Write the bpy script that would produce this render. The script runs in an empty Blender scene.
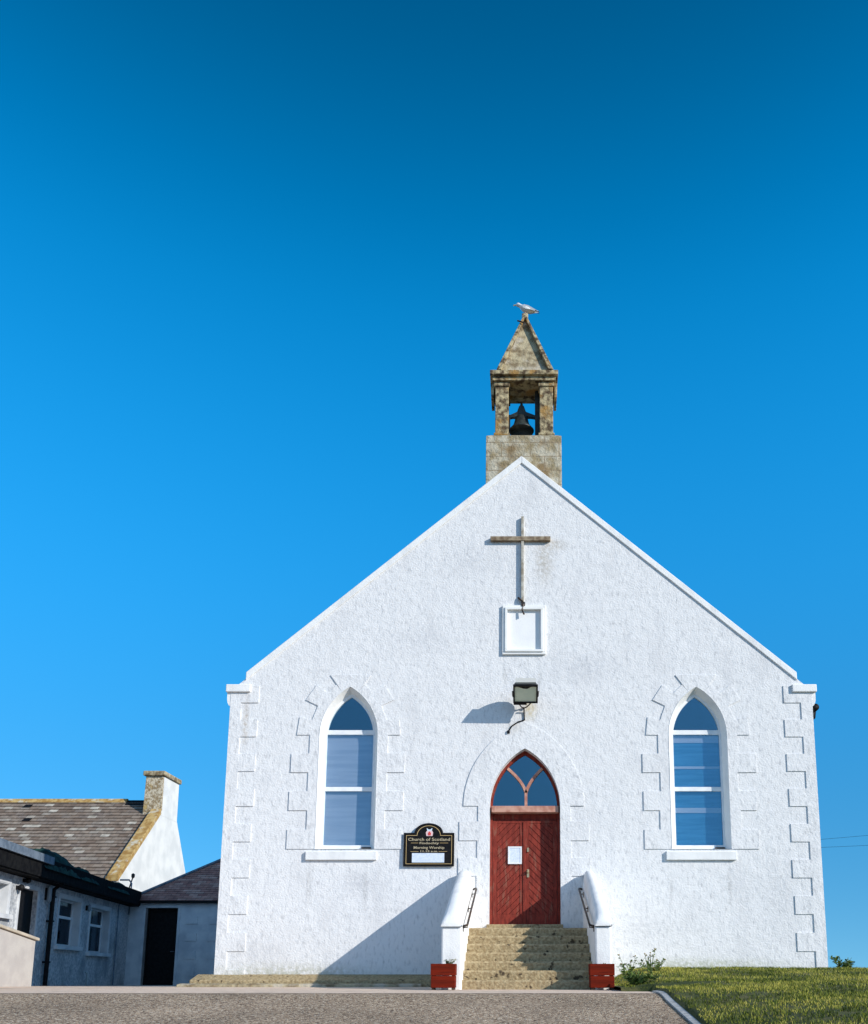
import bpy, bmesh, math, random
from mathutils import Vector, Matrix, noise
random.seed(7)
R = math.radians
S = bpy.context.scene
COL = S.collection

# ------------------------------------------------------------------ camera
F_PX, PPX, PPY, EYE, CAMY = 918.6, 523.0, 800.0, 0.28, -18.0
TH = math.atan((972 - PPY) / F_PX)
cd = bpy.data.cameras.new('camera'); cam = bpy.data.objects.new('camera', cd); COL.objects.link(cam)
cam.location = (0, CAMY, EYE); cam.rotation_euler = (R(90) + TH, 0, 0)
cd.sensor_fit = 'AUTO'; cd.sensor_width = 36; cd.lens = 36 * F_PX / 1024
cd.shift_x = (434 - PPX) / 1024; cd.shift_y = (PPY - 512) / 1024
cd.clip_start = 0.05; cd.clip_end = 6000
S.camera = cam

# ------------------------------------------------------------------ light
SUN = Vector((1.60, -1.0, 0.87)).normalized()          # towards the sun
elev = math.asin(SUN.z); azim = math.atan2(SUN.x, SUN.y)
w = bpy.data.worlds.new('World'); S.world = w; w.use_nodes = True
nt = w.node_tree; nt.nodes.clear()
sky = nt.nodes.new('ShaderNodeTexSky'); sky.sky_type = 'NISHITA'; sky.sun_disc = False
sky.sun_elevation = elev; sky.sun_rotation = azim; sky.altitude = 0
sky.air_density = 1.0; sky.dust_density = 0.0; sky.ozone_density = 3.0; sky.sun_intensity = 1
hsv = nt.nodes.new('ShaderNodeHueSaturation'); hsv.inputs['Saturation'].default_value = 1.14
sat = nt.nodes.new('ShaderNodeMapRange'); sat.interpolation_type = 'SMOOTHSTEP'; sat.inputs[1].default_value = -.1; sat.inputs[2].default_value = .5; sat.inputs[3].default_value = 1.02; sat.inputs[4].default_value = 1.38   # the sky opposite the sun is the deepest blue
hsv.inputs['Hue'].default_value = 0.4905
gm = nt.nodes.new('ShaderNodeGamma'); gm.inputs[1].default_value = 1.0
bg = nt.nodes.new('ShaderNodeBackground'); bg.inputs[1].default_value = 0.15
wo = nt.nodes.new('ShaderNodeOutputWorld')
tcw = nt.nodes.new('ShaderNodeTexCoord'); addv = nt.nodes.new('ShaderNodeVectorMath'); addv.inputs[1].default_value = (0, 0, .16)
nrmv = nt.nodes.new('ShaderNodeVectorMath'); nrmv.operation = 'NORMALIZE'
nt.links.new(tcw.outputs['Generated'], addv.inputs[0]); nt.links.new(addv.outputs[0], nrmv.inputs[0]); nt.links.new(nrmv.outputs[0], sky.inputs[0])
nt.links.new(sky.outputs[0], hsv.inputs['Color']); nt.links.new(hsv.outputs[0], gm.inputs[0])
sz = nt.nodes.new('ShaderNodeSeparateXYZ'); gr = nt.nodes.new('ShaderNodeValToRGB'); gr.color_ramp.interpolation = 'B_SPLINE'
for i, (pos, v) in enumerate([(0, .34), (.2, .43), (.4, .68), (.62, .72), (.78, .28), (1, .22)]):
    e = gr.color_ramp.elements[i] if i < 2 else gr.color_ramp.elements.new(pos); e.position = pos; e.color = (v, v, v, 1)
vm = nt.nodes.new('ShaderNodeVectorMath'); vm.operation = 'MULTIPLY'; vs = nt.nodes.new('ShaderNodeVectorMath'); vs.operation = 'SCALE'; vs.inputs['Scale'].default_value = 2.0
nt.links.new(tcw.outputs['Generated'], sz.inputs[0]); nt.links.new(sz.outputs[1], sat.inputs[0]); nt.links.new(sat.outputs[0], hsv.inputs['Saturation']); nt.links.new(sz.outputs[2], gr.inputs[0]); nt.links.new(gm.outputs[0], vm.inputs[0]); nt.links.new(gr.outputs[0], vm.inputs[1])
nt.links.new(vm.outputs[0], vs.inputs[0]); nt.links.new(vs.outputs[0], bg.inputs[0]); nt.links.new(bg.outputs[0], wo.inputs[0])
ld = bpy.data.lights.new('sun', 'SUN'); ld.energy = 3.3; ld.angle = R(0.5); ld.color = (1.0, 0.945, 0.86)
lo = bpy.data.objects.new('sun', ld); COL.objects.link(lo); lo.location = (20, -15, 20)
lo.rotation_euler = SUN.to_track_quat('Z', 'Y').to_euler()
S.view_settings.view_transform = 'Standard'; S.view_settings.look = 'None'
S.view_settings.gamma = 1; S.view_settings.exposure = 0.57; S.view_settings.use_curve_mapping = False

# ------------------------------------------------------------------ measuring: photo pixel -> point on a plane
def ray(px, py):
    u = (px - PPX) / F_PX; v = (PPY - py) / F_PX
    return Vector((u, math.cos(TH) - v * math.sin(TH), math.sin(TH) + v * math.cos(TH)))
def at(px, py, Y=0.0):
    d = ray(px, py); t = (Y - CAMY) / d.y
    return (d.x * t, EYE + d.z * t)
def X(px, py=850, Y=0.0): return at(px, py, Y)[0]
def Z(py, Y=0.0): return at(PPX, py, Y)[1]

# ------------------------------------------------------------------ helpers
def tag(o, label=None, cat=None, group=None, kind=None):
    if label: o['label'] = label
    if cat: o['category'] = cat
    if group: o['group'] = group
    if kind: o['kind'] = kind
    return o
def thing(name, loc, label, cat, group=None):
    o = bpy.data.objects.new(name, None); COL.objects.link(o); o.location = loc; o.empty_display_size = .2
    return tag(o, label, cat, group)
def worg(o):
    v = Vector((0, 0, 0))
    while o is not None: v += o.location; o = o.parent
    return v
def obj(name, bm, mat, parent=None, smooth=False, bevel=0, seg=2):
    if isinstance(bm, bpy.types.Mesh): me = bm
    else:
        me = bpy.data.meshes.new(name); bm.normal_update(); bm.to_mesh(me); bm.free()
    o = bpy.data.objects.new(name, me); COL.objects.link(o)
    for m in (mat if isinstance(mat, (list, tuple)) else [mat]): me.materials.append(m)
    if parent is not None:
        o.parent = parent; me.transform(Matrix.Translation(-worg(parent)))
    if smooth:
        for p in me.polygons: p.use_smooth = True
    if bevel:
        b = o.modifiers.new('b', 'BEVEL'); b.width = bevel; b.segments = seg; b.limit_method = 'ANGLE'; b.angle_limit = R(40)
    return o
def B(): return bmesh.new()
def box(bm, x0, x1, y0, y1, z0, z1, M=None):
    vs = [bm.verts.new((x, y, z)) for x in (x0, x1) for y in (y0, y1) for z in (z0, z1)]
    for f in ((0, 1, 3, 2), (4, 6, 7, 5), (0, 4, 5, 1), (2, 3, 7, 6), (0, 2, 6, 4), (1, 5, 7, 3)):
        bm.faces.new([vs[i] for i in f])
    if M is not None: bmesh.ops.transform(bm, matrix=M, verts=vs)
    return bm
def hull8(bm, pts):
    """pts: 4 bottom (ccw) + 4 top"""
    vs = [bm.verts.new(p) for p in pts]
    for f in ((3, 2, 1, 0), (4, 5, 6, 7), (0, 1, 5, 4), (1, 2, 6, 5), (2, 3, 7, 6), (3, 0, 4, 7)):
        bm.faces.new([vs[i] for i in f])
    return bm
def prism(bm, pts, y0, y1):
    """convex-ish XZ outline extruded in y"""
    a = [bm.verts.new((p[0], y0, p[1])) for p in pts]; b = [bm.verts.new((p[0], y1, p[1])) for p in pts]
    n = len(pts); fs = [bm.faces.new(a), bm.faces.new(b[::-1])]
    for i in range(n): fs.append(bm.faces.new([a[i], b[i], b[(i + 1) % n], a[(i + 1) % n]]))
    bmesh.ops.recalc_face_normals(bm, faces=fs)
    return bm
def prismx(bm, pts, x0, x1):
    """YZ outline extruded in x"""
    a = [bm.verts.new((x0, p[0], p[1])) for p in pts]; b = [bm.verts.new((x1, p[0], p[1])) for p in pts]
    n = len(pts); fs = [bm.faces.new(a), bm.faces.new(b[::-1])]
    for i in range(n): fs.append(bm.faces.new([a[i], b[i], b[(i + 1) % n], a[(i + 1) % n]]))
    bmesh.ops.recalc_face_normals(bm, faces=fs)
    return bm
def plate(outlines, y0, y1, M=None):
    """2D fill with holes in XZ, thickness y0..y1 -> mesh"""
    cu = bpy.data.curves.new('c', 'CURVE'); cu.dimensions = '2D'; cu.fill_mode = 'BOTH'
    for pl in outlines:
        s = cu.splines.new('POLY'); s.points.add(len(pl) - 1)
        for i, p in enumerate(pl): s.points[i].co = (p[0], p[1], 0, 1)
        s.use_cyclic_u = True
    cu.extrude = abs(y1 - y0) / 2
    o = bpy.data.objects.new('c', cu); me = bpy.data.meshes.new_from_object(o)
    bpy.data.objects.remove(o); bpy.data.curves.remove(cu)
    me.transform(Matrix.Translation((0, (y0 + y1) / 2, 0)) @ Matrix.Rotation(R(90), 4, 'X'))
    if M is not None: me.transform(M)
    return me
def tube(bm, pts, r, n=8, cap=True):
    pts = [Vector(p) for p in pts]; rings = []
    for i, p in enumerate(pts):
        d = (pts[min(i + 1, len(pts) - 1)] - pts[max(i - 1, 0)]).normalized()
        up = Vector((0, 0, 1)) if abs(d.z) < .95 else Vector((1, 0, 0))
        a = d.cross(up).normalized(); b = a.cross(d).normalized()
        rr = r[i] if isinstance(r, (list, tuple)) else r
        rings.append([bm.verts.new(p + (a * math.cos(2 * math.pi * k / n) + b * math.sin(2 * math.pi * k / n)) * rr) for k in range(n)])
    fs = []
    for i in range(len(rings) - 1):
        for k in range(n):
            fs.append(bm.faces.new([rings[i][k], rings[i][(k + 1) % n], rings[i + 1][(k + 1) % n], rings[i + 1][k]]))
    if cap: fs.append(bm.faces.new(rings[0][::-1])); fs.append(bm.faces.new(rings[-1]))
    bmesh.ops.recalc_face_normals(bm, faces=fs)
    return bm
def lathe(bm, prof, c, n=24):
    rings = [[bm.verts.new((c[0] + r * math.cos(2 * math.pi * k / n), c[1] + r * math.sin(2 * math.pi * k / n), c[2] + z)) for k in range(n)] for r, z in prof]
    fs = []
    for i in range(len(rings) - 1):
        for k in range(n): fs.append(bm.faces.new([rings[i][k], rings[i][(k + 1) % n], rings[i + 1][(k + 1) % n], rings[i + 1][k]]))
    fs.append(bm.faces.new(rings[0][::-1])); fs.append(bm.faces.new(rings[-1]))
    bmesh.ops.recalc_face_normals(bm, faces=fs)
    return bm
def arch(xc, hw, zb, zs, zt, n=12):
    """pointed arch outline, anticlockwise from the bottom left going right"""
    h = zt - zs; Rr = (hw * hw + h * h) / (2 * hw); a1 = math.acos(max(-1, min(1, (Rr - hw) / Rr)))
    right = [(xc + hw - Rr + Rr * math.cos(a1 * i / n), zs + Rr * math.sin(a1 * i / n)) for i in range(n + 1)]
    left = [(2 * xc - x, z) for x, z in right[::-1]][1:]
    return [(xc - hw, zb), (xc + hw, zb)] + right + left
def archpt(xc, hw, zs, zt, t, off=0.0):
    """point at fraction t (0 spring .. 1 tip) of the right arc pushed outwards by off"""
    h = zt - zs; Rr = (hw * hw + h * h) / (2 * hw); a1 = math.acos((Rr - hw) / Rr)
    a = a1 * t; cx = xc + hw - Rr
    return (cx + (Rr + off) * math.cos(a), zs + (Rr + off) * math.sin(a))

# ------------------------------------------------------------------ materials
def mat(name, base, rough=.8, c2=None, scale=3, bump=0, bscale=60, c3=None, s3=.6, f3=(.5, .7), spec=.3, metal=0, coat=0, bump2=0, b2scale=6, detail=4, ramp=(.35, .65), stretch=(1, 1, 1)):
    m = bpy.data.materials.new(name); m.use_nodes = True; n = m.node_tree; p = n.nodes['Principled BSDF']
    p.inputs['Roughness'].default_value = rough; p.inputs['Specular IOR Level'].default_value = spec
    p.inputs['Metallic'].default_value = metal; p.inputs['Coat Weight'].default_value = coat
    p.inputs['Base Color'].default_value = (*base, 1)
    tc = n.nodes.new('ShaderNodeTexCoord'); mp = n.nodes.new('ShaderNodeMapping'); mp.inputs['Scale'].default_value = stretch
    n.links.new(tc.outputs['Object'], mp.inputs[0]); out = None
    def nz(sc, det=4, stretched=True):
        t = n.nodes.new('ShaderNodeTexNoise'); t.inputs['Scale'].default_value = sc; t.inputs['Detail'].default_value = det
        n.links.new(mp.outputs[0] if stretched else tc.outputs['Object'], t.inputs['Vector']); return t.outputs['Fac']
    def rmp(src, a, b):
        r = n.nodes.new('ShaderNodeMapRange'); r.inputs[1].default_value = a; r.inputs[2].default_value = b; r.interpolation_type = 'SMOOTHSTEP'
        n.links.new(src, r.inputs[0]); return r.outputs[0]
    def mix(f, a, b):
        x = n.nodes.new('ShaderNodeMix'); x.data_type = 'RGBA'; n.links.new(f, x.inputs[0])
        for s, v in ((6, a), (7, b)):
            if isinstance(v, tuple): x.inputs[s].default_value = (*v, 1)
            else: n.links.new(v, x.inputs[s])
        return x.outputs[2]
    if c2: out = mix(rmp(nz(scale, detail), *ramp), base, c2)
    if c3: out = mix(rmp(nz(s3, 6), *f3), out if out else base, c3)
    if out: n.links.new(out, p.inputs['Base Color'])
    if bump or bump2:
        b = n.nodes.new('ShaderNodeBump'); b.inputs['Distance'].default_value = .01; b.inputs['Strength'].default_value = bump
        n.links.new(nz(bscale, 5, False), b.inputs['Height']); last = b
        if bump2:
            b2 = n.nodes.new('ShaderNodeBump'); b2.inputs['Distance'].default_value = .05; b2.inputs['Strength'].default_value = bump2
            n.links.new(nz(b2scale, 3, False), b2.inputs['Height']); n.links.new(b.outputs[0], b2.inputs['Normal']); last = b2
        n.links.new(last.outputs[0], p.inputs['Normal'])
    return m

M_harl = mat('white_harling', (.76, .76, .765), .9, (.52, .525, .54), 13, .95, 30, (.66, .66, .67), 1.4, (.5, .8), bump2=.32, b2scale=4.5, detail=12, ramp=(.48, .80), stretch=(1.4, 1.4, .6))
def stains(m, spots):
    """rain and rust stains with a place of their own on the wall (object space)"""
    n = m.node_tree; p = n.nodes['Principled BSDF']; src = p.inputs['Base Color'].links[0].from_socket
    tc = n.nodes.new('ShaderNodeTexCoord'); nz = n.nodes.new('ShaderNodeTexNoise'); nz.inputs['Scale'].default_value = 14; nz.inputs['Detail'].default_value = 8
    n.links.new(tc.outputs['Object'], nz.inputs['Vector'])
    for (x, z, rx, rz, amt, col) in spots:
        mp = n.nodes.new('ShaderNodeMapping'); mp.vector_type = 'POINT'; mp.inputs['Location'].default_value = (-x / rx, 0, -z / rz); mp.inputs['Scale'].default_value = (1 / rx, 0, 1 / rz)
        ln = n.nodes.new('ShaderNodeVectorMath'); ln.operation = 'LENGTH'; r1 = n.nodes.new('ShaderNodeMapRange'); r1.interpolation_type = 'SMOOTHSTEP'
        r1.inputs[1].default_value = 0; r1.inputs[2].default_value = 1; r1.inputs[3].default_value = 1; r1.inputs[4].default_value = 0
        r2 = n.nodes.new('ShaderNodeMapRange'); r2.inputs[1].default_value = .33; r2.inputs[2].default_value = .58; mu = n.nodes.new('ShaderNodeMath'); mu.operation = 'MULTIPLY'
        m2 = n.nodes.new('ShaderNodeMath'); m2.operation = 'MULTIPLY'; m2.inputs[1].default_value = amt
        mx = n.nodes.new('ShaderNodeMix'); mx.data_type = 'RGBA'; mx.inputs[7].default_value = (*col, 1)
        L = n.links.new
        L(tc.outputs['Object'], mp.inputs[0]); L(mp.outputs[0], ln.inputs[0]); L(ln.outputs['Value'], r1.inputs[0]); L(nz.outputs[0], r2.inputs[0]); L(r1.outputs[0], mu.inputs[0]); L(r2.outputs[0], mu.inputs[1])
        L(mu.outputs[0], m2.inputs[0]); L(m2.outputs[0], mx.inputs[0]); L(src, mx.inputs[6]); src = mx.outputs[2]
    n.links.new(src, p.inputs['Base Color'])
stains(M_harl, [(X(547), Z(560), .30, .85, .75, (.46, .42, .36)), (X(560), Z(545), .35, .2, .6, (.45, .40, .33)), (X(532), Z(707), .20, .42, .9, (.60, .52, .34)), (X(514), Z(727), .30, .2, .55, (.50, .46, .40)),
    (X(240), Z(722), .10, .8, .9, (.50, .44, .38)), (X(360), Z(882), .5, .35, .6, (.50, .50, .52)), (X(590), Z(668), .9, .5, .5, (.50, .51, .54)), (X(470), Z(560), .8, .6, .4, (.52, .53, .56)), (X(420), Z(640), .9, .5, .35, (.52, .53, .56)),
    (X(640), Z(930), 1.2, .5, .4, (.52, .53, .55)), (X(780), Z(900), .6, 1.2, .4, (.52, .53, .55)), (X(260), Z(950), .8, .5, .4, (.54, .54, .55)),
    (-4.5, .25, 2.6, .30, .8, (.42, .42, .34)), (3.4, .36, 2.8, .28, .8, (.38, .40, .28)), (X(312), Z(885), .10, .55, .7, (.46, .46, .46)), (X(368), Z(890), .08, .6, .7, (.46, .46, .46)), (X(672), Z(890), .08, .5, .6, (.46, .46, .46)), (X(730), Z(885), .08, .6, .7, (.46, .46, .46)),
    (X(506), Z(675), .08, .4, .6, (.48, .48, .47)), (X(542), Z(680), .07, .5, .6, (.48, .48, .47))])
M_white = mat('white_masonry_paint', (.83, .83, .82), .75, (.70, .70, .70), 2, .45, 45, bump2=.12, b2scale=9, detail=8, ramp=(.45, .75), stretch=(1.5, 1.5, .6))
M_frame = mat('white_gloss_paint', (.84, .85, .86), .35, (.74, .76, .78), 6, .03, 30)
M_stone = mat('weathered_sandstone', (.46, .39, .25), .95, (.19, .14, .08), 5, .9, 30, (.45, .40, .31), 2.2, (.5, .62), bump2=.6, b2scale=10, detail=8)
M_stone2 = mat('lichen_stone', (.48, .40, .24), .95, (.09, .06, .035), 9, .9, 40, (.36, .21, .07), 3.0, (.52, .66), bump2=.5, b2scale=14, detail=8)
M_step = mat('step_stone', (.44, .35, .21), .95, (.29, .215, .12), 22, 1, 35, (.08, .06, .04), 9, (.61, .69), spec=.03, bump2=.4, b2scale=14, detail=8)
M_lichen = mat('yellow_lichen_coping', (.48, .34, .14), .95, (.30, .17, .05), 5, .7, 30, (.50, .46, .36), 3, (.55, .68), detail=8)
M_red = mat('red_door_paint', (.26, .046, .032), .75, (.17, .032, .024), 8, .15, 60, (.24, .085, .06), 5, (.56, .70), spec=.06, detail=8, stretch=(3, 3, .7))
M_redlight = mat('faded_red_paint', (.58, .33, .25), .7, (.42, .19, .14), 8, .1, 40, spec=.08)
M_redwood = mat('planter_red_stain', (.17, .016, .006), .75, (.10, .012, .006), 9, .2, 50, spec=.05, stretch=(.4, .4, 5))
M_black = mat('black_paint', (.006, .006, .007), .6, (.012, .012, .013), 12, spec=.12)
M_darkmetal = mat('dark_metal', (.025, .023, .022), .5, (.07, .04, .025), 14, .2, 80)
M_iron = mat('bell_bronze', (.018, .02, .02), .45, (.035, .045, .04), 12, .2, 40)
M_gold = mat('gilt_paint', (.62, .44, .20), .5)
M_paper = mat('paper_sheet', (.72, .78, .88), .6, (.60, .68, .80), 22)
M_soil = mat('soil', (.03, .02, .014), 1, (.06, .04, .03), 30, 1, 60)
M_lead = mat('lead_flashing', (.17, .21, .26), .6, (.10, .13, .17), 6, .2, 20)
M_net = mat('dark_green_netting', (.006, .014, .012), .9, (.015, .06, .045), 6, .8, 50, detail=8)
M_rough = mat('roughcast_grey_white', (.60, .61, .62), .95, (.34, .36, .39), 14, 1.0, 26, (.25, .27, .30), 1.2, (.5, .75), bump2=.6, b2scale=18, detail=8)
M_smooth = mat('smooth_render', (.66, .67, .68), .9, (.5, .52, .55), 2, .3, 40, detail=8)
M_cottwhite = mat('limewashed_gable', (.72, .72, .70), .9, (.60, .61, .60), 1.5, .4, 25, detail=8)
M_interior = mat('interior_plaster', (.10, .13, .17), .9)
M_reflection = mat('pale_pane_reflection', (.66, .60, .64), .9, (.55, .52, .57), 3, stretch=(.3, .3, 4))  # lavender of the pane reflections put into the colour
M_cross = mat('weathered_oak_cross', (.36, .29, .20), .8, (.16, .11, .07), 8, .3, 30, detail=6)
M_kerb = mat('concrete_kerb', (.46, .46, .45), .9, (.34, .34, .33), 10, .5, 60)

def glassmat(name, tint, gloss=.25, rough=.03, gcol=(.38, .78, 1.0)):
    m = bpy.data.materials.new(name); m.use_nodes = True; n = m.node_tree; n.nodes.clear()
    o = n.nodes.new('ShaderNodeOutputMaterial'); t = n.nodes.new('ShaderNodeBsdfTransparent'); t.inputs[0].default_value = (*tint, 1)
    g = n.nodes.new('ShaderNodeBsdfGlossy'); g.inputs['Roughness'].default_value = rough; g.inputs[0].default_value = (*gcol, 1)
    lw = n.nodes.new('ShaderNodeLayerWeight'); lw.inputs[0].default_value = .5
    pw = n.nodes.new('ShaderNodeMath'); pw.operation = 'POWER'; pw.inputs[1].default_value = 4; mr = n.nodes.new('ShaderNodeMapRange'); mr.inputs[3].default_value = gloss; mr.inputs[4].default_value = 1
    n.links.new(lw.outputs['Facing'], pw.inputs[0]); n.links.new(pw.outputs[0], mr.inputs[0])
    tc = n.nodes.new('ShaderNodeTexCoord'); nz = n.nodes.new('ShaderNodeTexNoise'); nz.inputs['Scale'].default_value = 2.2
    bp = n.nodes.new('ShaderNodeBump'); bp.inputs['Strength'].default_value = .12; bp.inputs['Distance'].default_value = .05
    mx = n.nodes.new('ShaderNodeMixShader')
    n.links.new(tc.outputs['Object'], nz.inputs['Vector']); n.links.new(nz.outputs[0], bp.inputs['Height']); n.links.new(bp.outputs[0], g.inputs['Normal'])
    n.links.new(mr.outputs[0], mx.inputs[0]); n.links.new(t.outputs[0], mx.inputs[1]); n.links.new(g.outputs[0], mx.inputs[2]); n.links.new(mx.outputs[0], o.inputs[0])
    return m
M_glass = glassmat('window_glass', (.82, .88, .92), .13)
M_glassdark = glassmat('dark_window_glass', (.3, .4, .45), .03, gcol=(.25, .32, .4))
M_lampglass = mat('floodlight_lens', (.80, .84, .66), .25, (.70, .76, .60), 5, spec=.4)

def slate(name, cols, bw, bh, mortar=(.03, .028, .027)):
    """cols: ramp stops; brick texture laid on generated UV (object X / slope distance)"""
    m = bpy.data.materials.new(name); m.use_nodes = True; n = m.node_tree; p = n.nodes['Principled BSDF']; p.inputs['Roughness'].default_value = .75
    uv = n.nodes.new('ShaderNodeUVMap'); br = n.nodes.new('ShaderNodeTexBrick')
    br.inputs['Color1'].default_value = (0, 0, 0, 1); br.inputs['Color2'].default_value = (1, 1, 1, 1); br.inputs['Mortar'].default_value = (0, 0, 0, 1)
    br.inputs['Scale'].default_value = 1; br.inputs['Brick Width'].default_value = bw; br.inputs['Row Height'].default_value = bh
    br.inputs['Mortar Size'].default_value = .006; br.offset = .5
    cr = n.nodes.new('ShaderNodeValToRGB'); cr.color_ramp.interpolation = 'LINEAR'
    for i, (pos, c) in enumerate(cols):
        e = cr.color_ramp.elements[i] if i < 2 else cr.color_ramp.elements.new(pos)
        e.position = pos; e.color = (*c, 1)
    nz = n.nodes.new('ShaderNodeTexNoise'); nz.inputs['Scale'].default_value = 5; nz.inputs['Detail'].default_value = 8
    nr = n.nodes.new('ShaderNodeMapRange'); nr.inputs[1].default_value = .35; nr.inputs[2].default_value = .7; nr.inputs[3].default_value = .7; nr.inputs[4].default_value = 1.25
    mu = n.nodes.new('ShaderNodeVectorMath'); mu.operation = 'SCALE'
    mx = n.nodes.new('ShaderNodeMix'); mx.data_type = 'RGBA'; mx.inputs[7].default_value = (*mortar, 1)
    n.links.new(uv.outputs[0], br.inputs['Vector']); n.links.new(br.outputs['Color'], cr.inputs[0]); n.links.new(uv.outputs[0], nz.inputs['Vector'])
    n.links.new(nz.outputs[0], nr.inputs[0]); n.links.new(cr.outputs[0], mu.inputs[0]); n.links.new(nr.outputs[0], mu.inputs['Scale'])
    n.links.new(br.outputs['Fac'], mx.inputs[0]); n.links.new(mu.outputs[0], mx.inputs[6]); n.links.new(mx.outputs[2], p.inputs['Base Color'])
    b = n.nodes.new('ShaderNodeBump'); b.inputs['Strength'].default_value = .5; b.inputs['Distance'].default_value = .01; b.invert = True
    n.links.new(br.outputs['Fac'], b.inputs['Height']); n.links.new(b.outputs[0], p.inputs['Normal'])
    return m
ROW = .235
M_slate_brown = slate('brown_grey_slates', [(0, (.16, .115, .085)), (.3, (.23, .175, .135)), (.6, (.27, .22, .175)), (.84, (.19, .15, .125)), (.95, (.40, .36, .30)), (1, (.50, .46, .39))], .36, ROW)
M_slate_purple = slate('purple_slates', [(0, (.32, .13, .10)), (.5, (.44, .20, .15)), (1, (.56, .32, .25))], .30, .16)
M_slate_grey = slate('grey_slates', [(0, (.08, .085, .095)), (.6, (.12, .125, .135)), (1, (.17, .17, .18))], .35, .22)

def slate_slope(a, b, c, d, row, off=.016):
    """sloped roof plane with real overlapping courses. a-b eave (left,right), d-c top (left,right)"""
    a, b, c, d = map(Vector, (a, b, c, d)); bm = B(); uvl = bm.loops.layers.uv.new('UVMap')
    up = ((d + c) / 2 - (a + b) / 2); L = up.length; ex = (b - a).normalized()
    nrm = ex.cross(up).normalized()
    if nrm.z < 0: nrm = -nrm
    n = max(1, round(L / row)); o = a.copy()
    for i in range(n):
        t0, t1 = i / n, (i + 1) / n
        l0, r0, l1, r1 = a.lerp(d, t0), b.lerp(c, t0), a.lerp(d, t1), b.lerp(c, t1)
        pts = [l0 + nrm * off, r0 + nrm * off, r1 + nrm * .001, l1 + nrm * .001]
        uvs = [((l0 - o).dot(ex), i * row), ((r0 - o).dot(ex), i * row), ((r1 - o).dot(ex), (i + 1) * row), ((l1 - o).dot(ex), (i + 1) * row)]
        if (pts[3] - pts[2]).length < 1e-4: pts, uvs = pts[:3], uvs[:3]
        f = bm.faces.new([bm.verts.new(p) for p in pts])
        for lp, uv in zip(f.loops, uvs): lp[uvl].uv = uv
        g = bm.faces.new([bm.verts.new(p) for p in (l0 - nrm * .02, r0 - nrm * .02, r0 + nrm * off, l0 + nrm * off)])
        for lp, uv in zip(g.loops, [(uvs[0][0], i * row), (uvs[1][0], i * row), (uvs[1][0], i * row + .01), (uvs[0][0], i * row + .01)]): lp[uvl].uv = uv
    return bm

# ------------------------------------------------------------------ ground
KX = 1.85                                       # lawn edge
def road_z(x, y):
    if y > 0: return -.012 * min(y, 30)
    if y > -5.5: return 0.0
    if y > -18: return -.109 * (-5.5 - y) * min(1, .3 + (-5.5 - y))
    return -1.362 - .01 * min(-18 - y, 30)
def sst(t): t = max(0, min(1, t)); return t * t * (3 - 2 * t)
def lawn_z(x, y):
    base = .34 if y > -.3 else .34 - .34 * .62 * sst((-.3 - y) / 4.4) if y > -4.7 else .129
    low = road_z(x, y) + .06
    if y < -4.7: base = max(low, .129 - .055 * (-4.7 - y)) + 0
    e = sst((x - (KX if y < -4.4 else 1.45)) / (1.4 if y < -4.4 else .7))
    h = low + (base - low) * e + noise.noise(Vector((x * .9, y * .9, 0))) * .022 * e
    if x < KX - .02 and y < -4.5: h = road_z(x, y) - .1
    if y > 1: h -= .03 * (y - 1)
    return h
def grid(xs, ys, fn, name, m, kind='structure', smooth=True):
    bm = B(); V = [[bm.verts.new((x, y, fn(x, y))) for x in xs] for y in ys]
    for j in range(len(ys) - 1):
        for i in range(len(xs) - 1): bm.faces.new([V[j][i], V[j][i + 1], V[j + 1][i + 1], V[j + 1][i]])
    o = obj(name, bm, m, smooth=smooth); return tag(o, kind=kind)
def fr(a, b, n): return [a + (b - a) * i / n for i in range(n + 1)]
M_earth = mat('distant_turf', (.05, .06, .02), .95, (.07, .065, .03), .4)
M_asph = bpy.data.materials.new('brown_aggregate_asphalt'); M_asph.use_nodes = True
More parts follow.
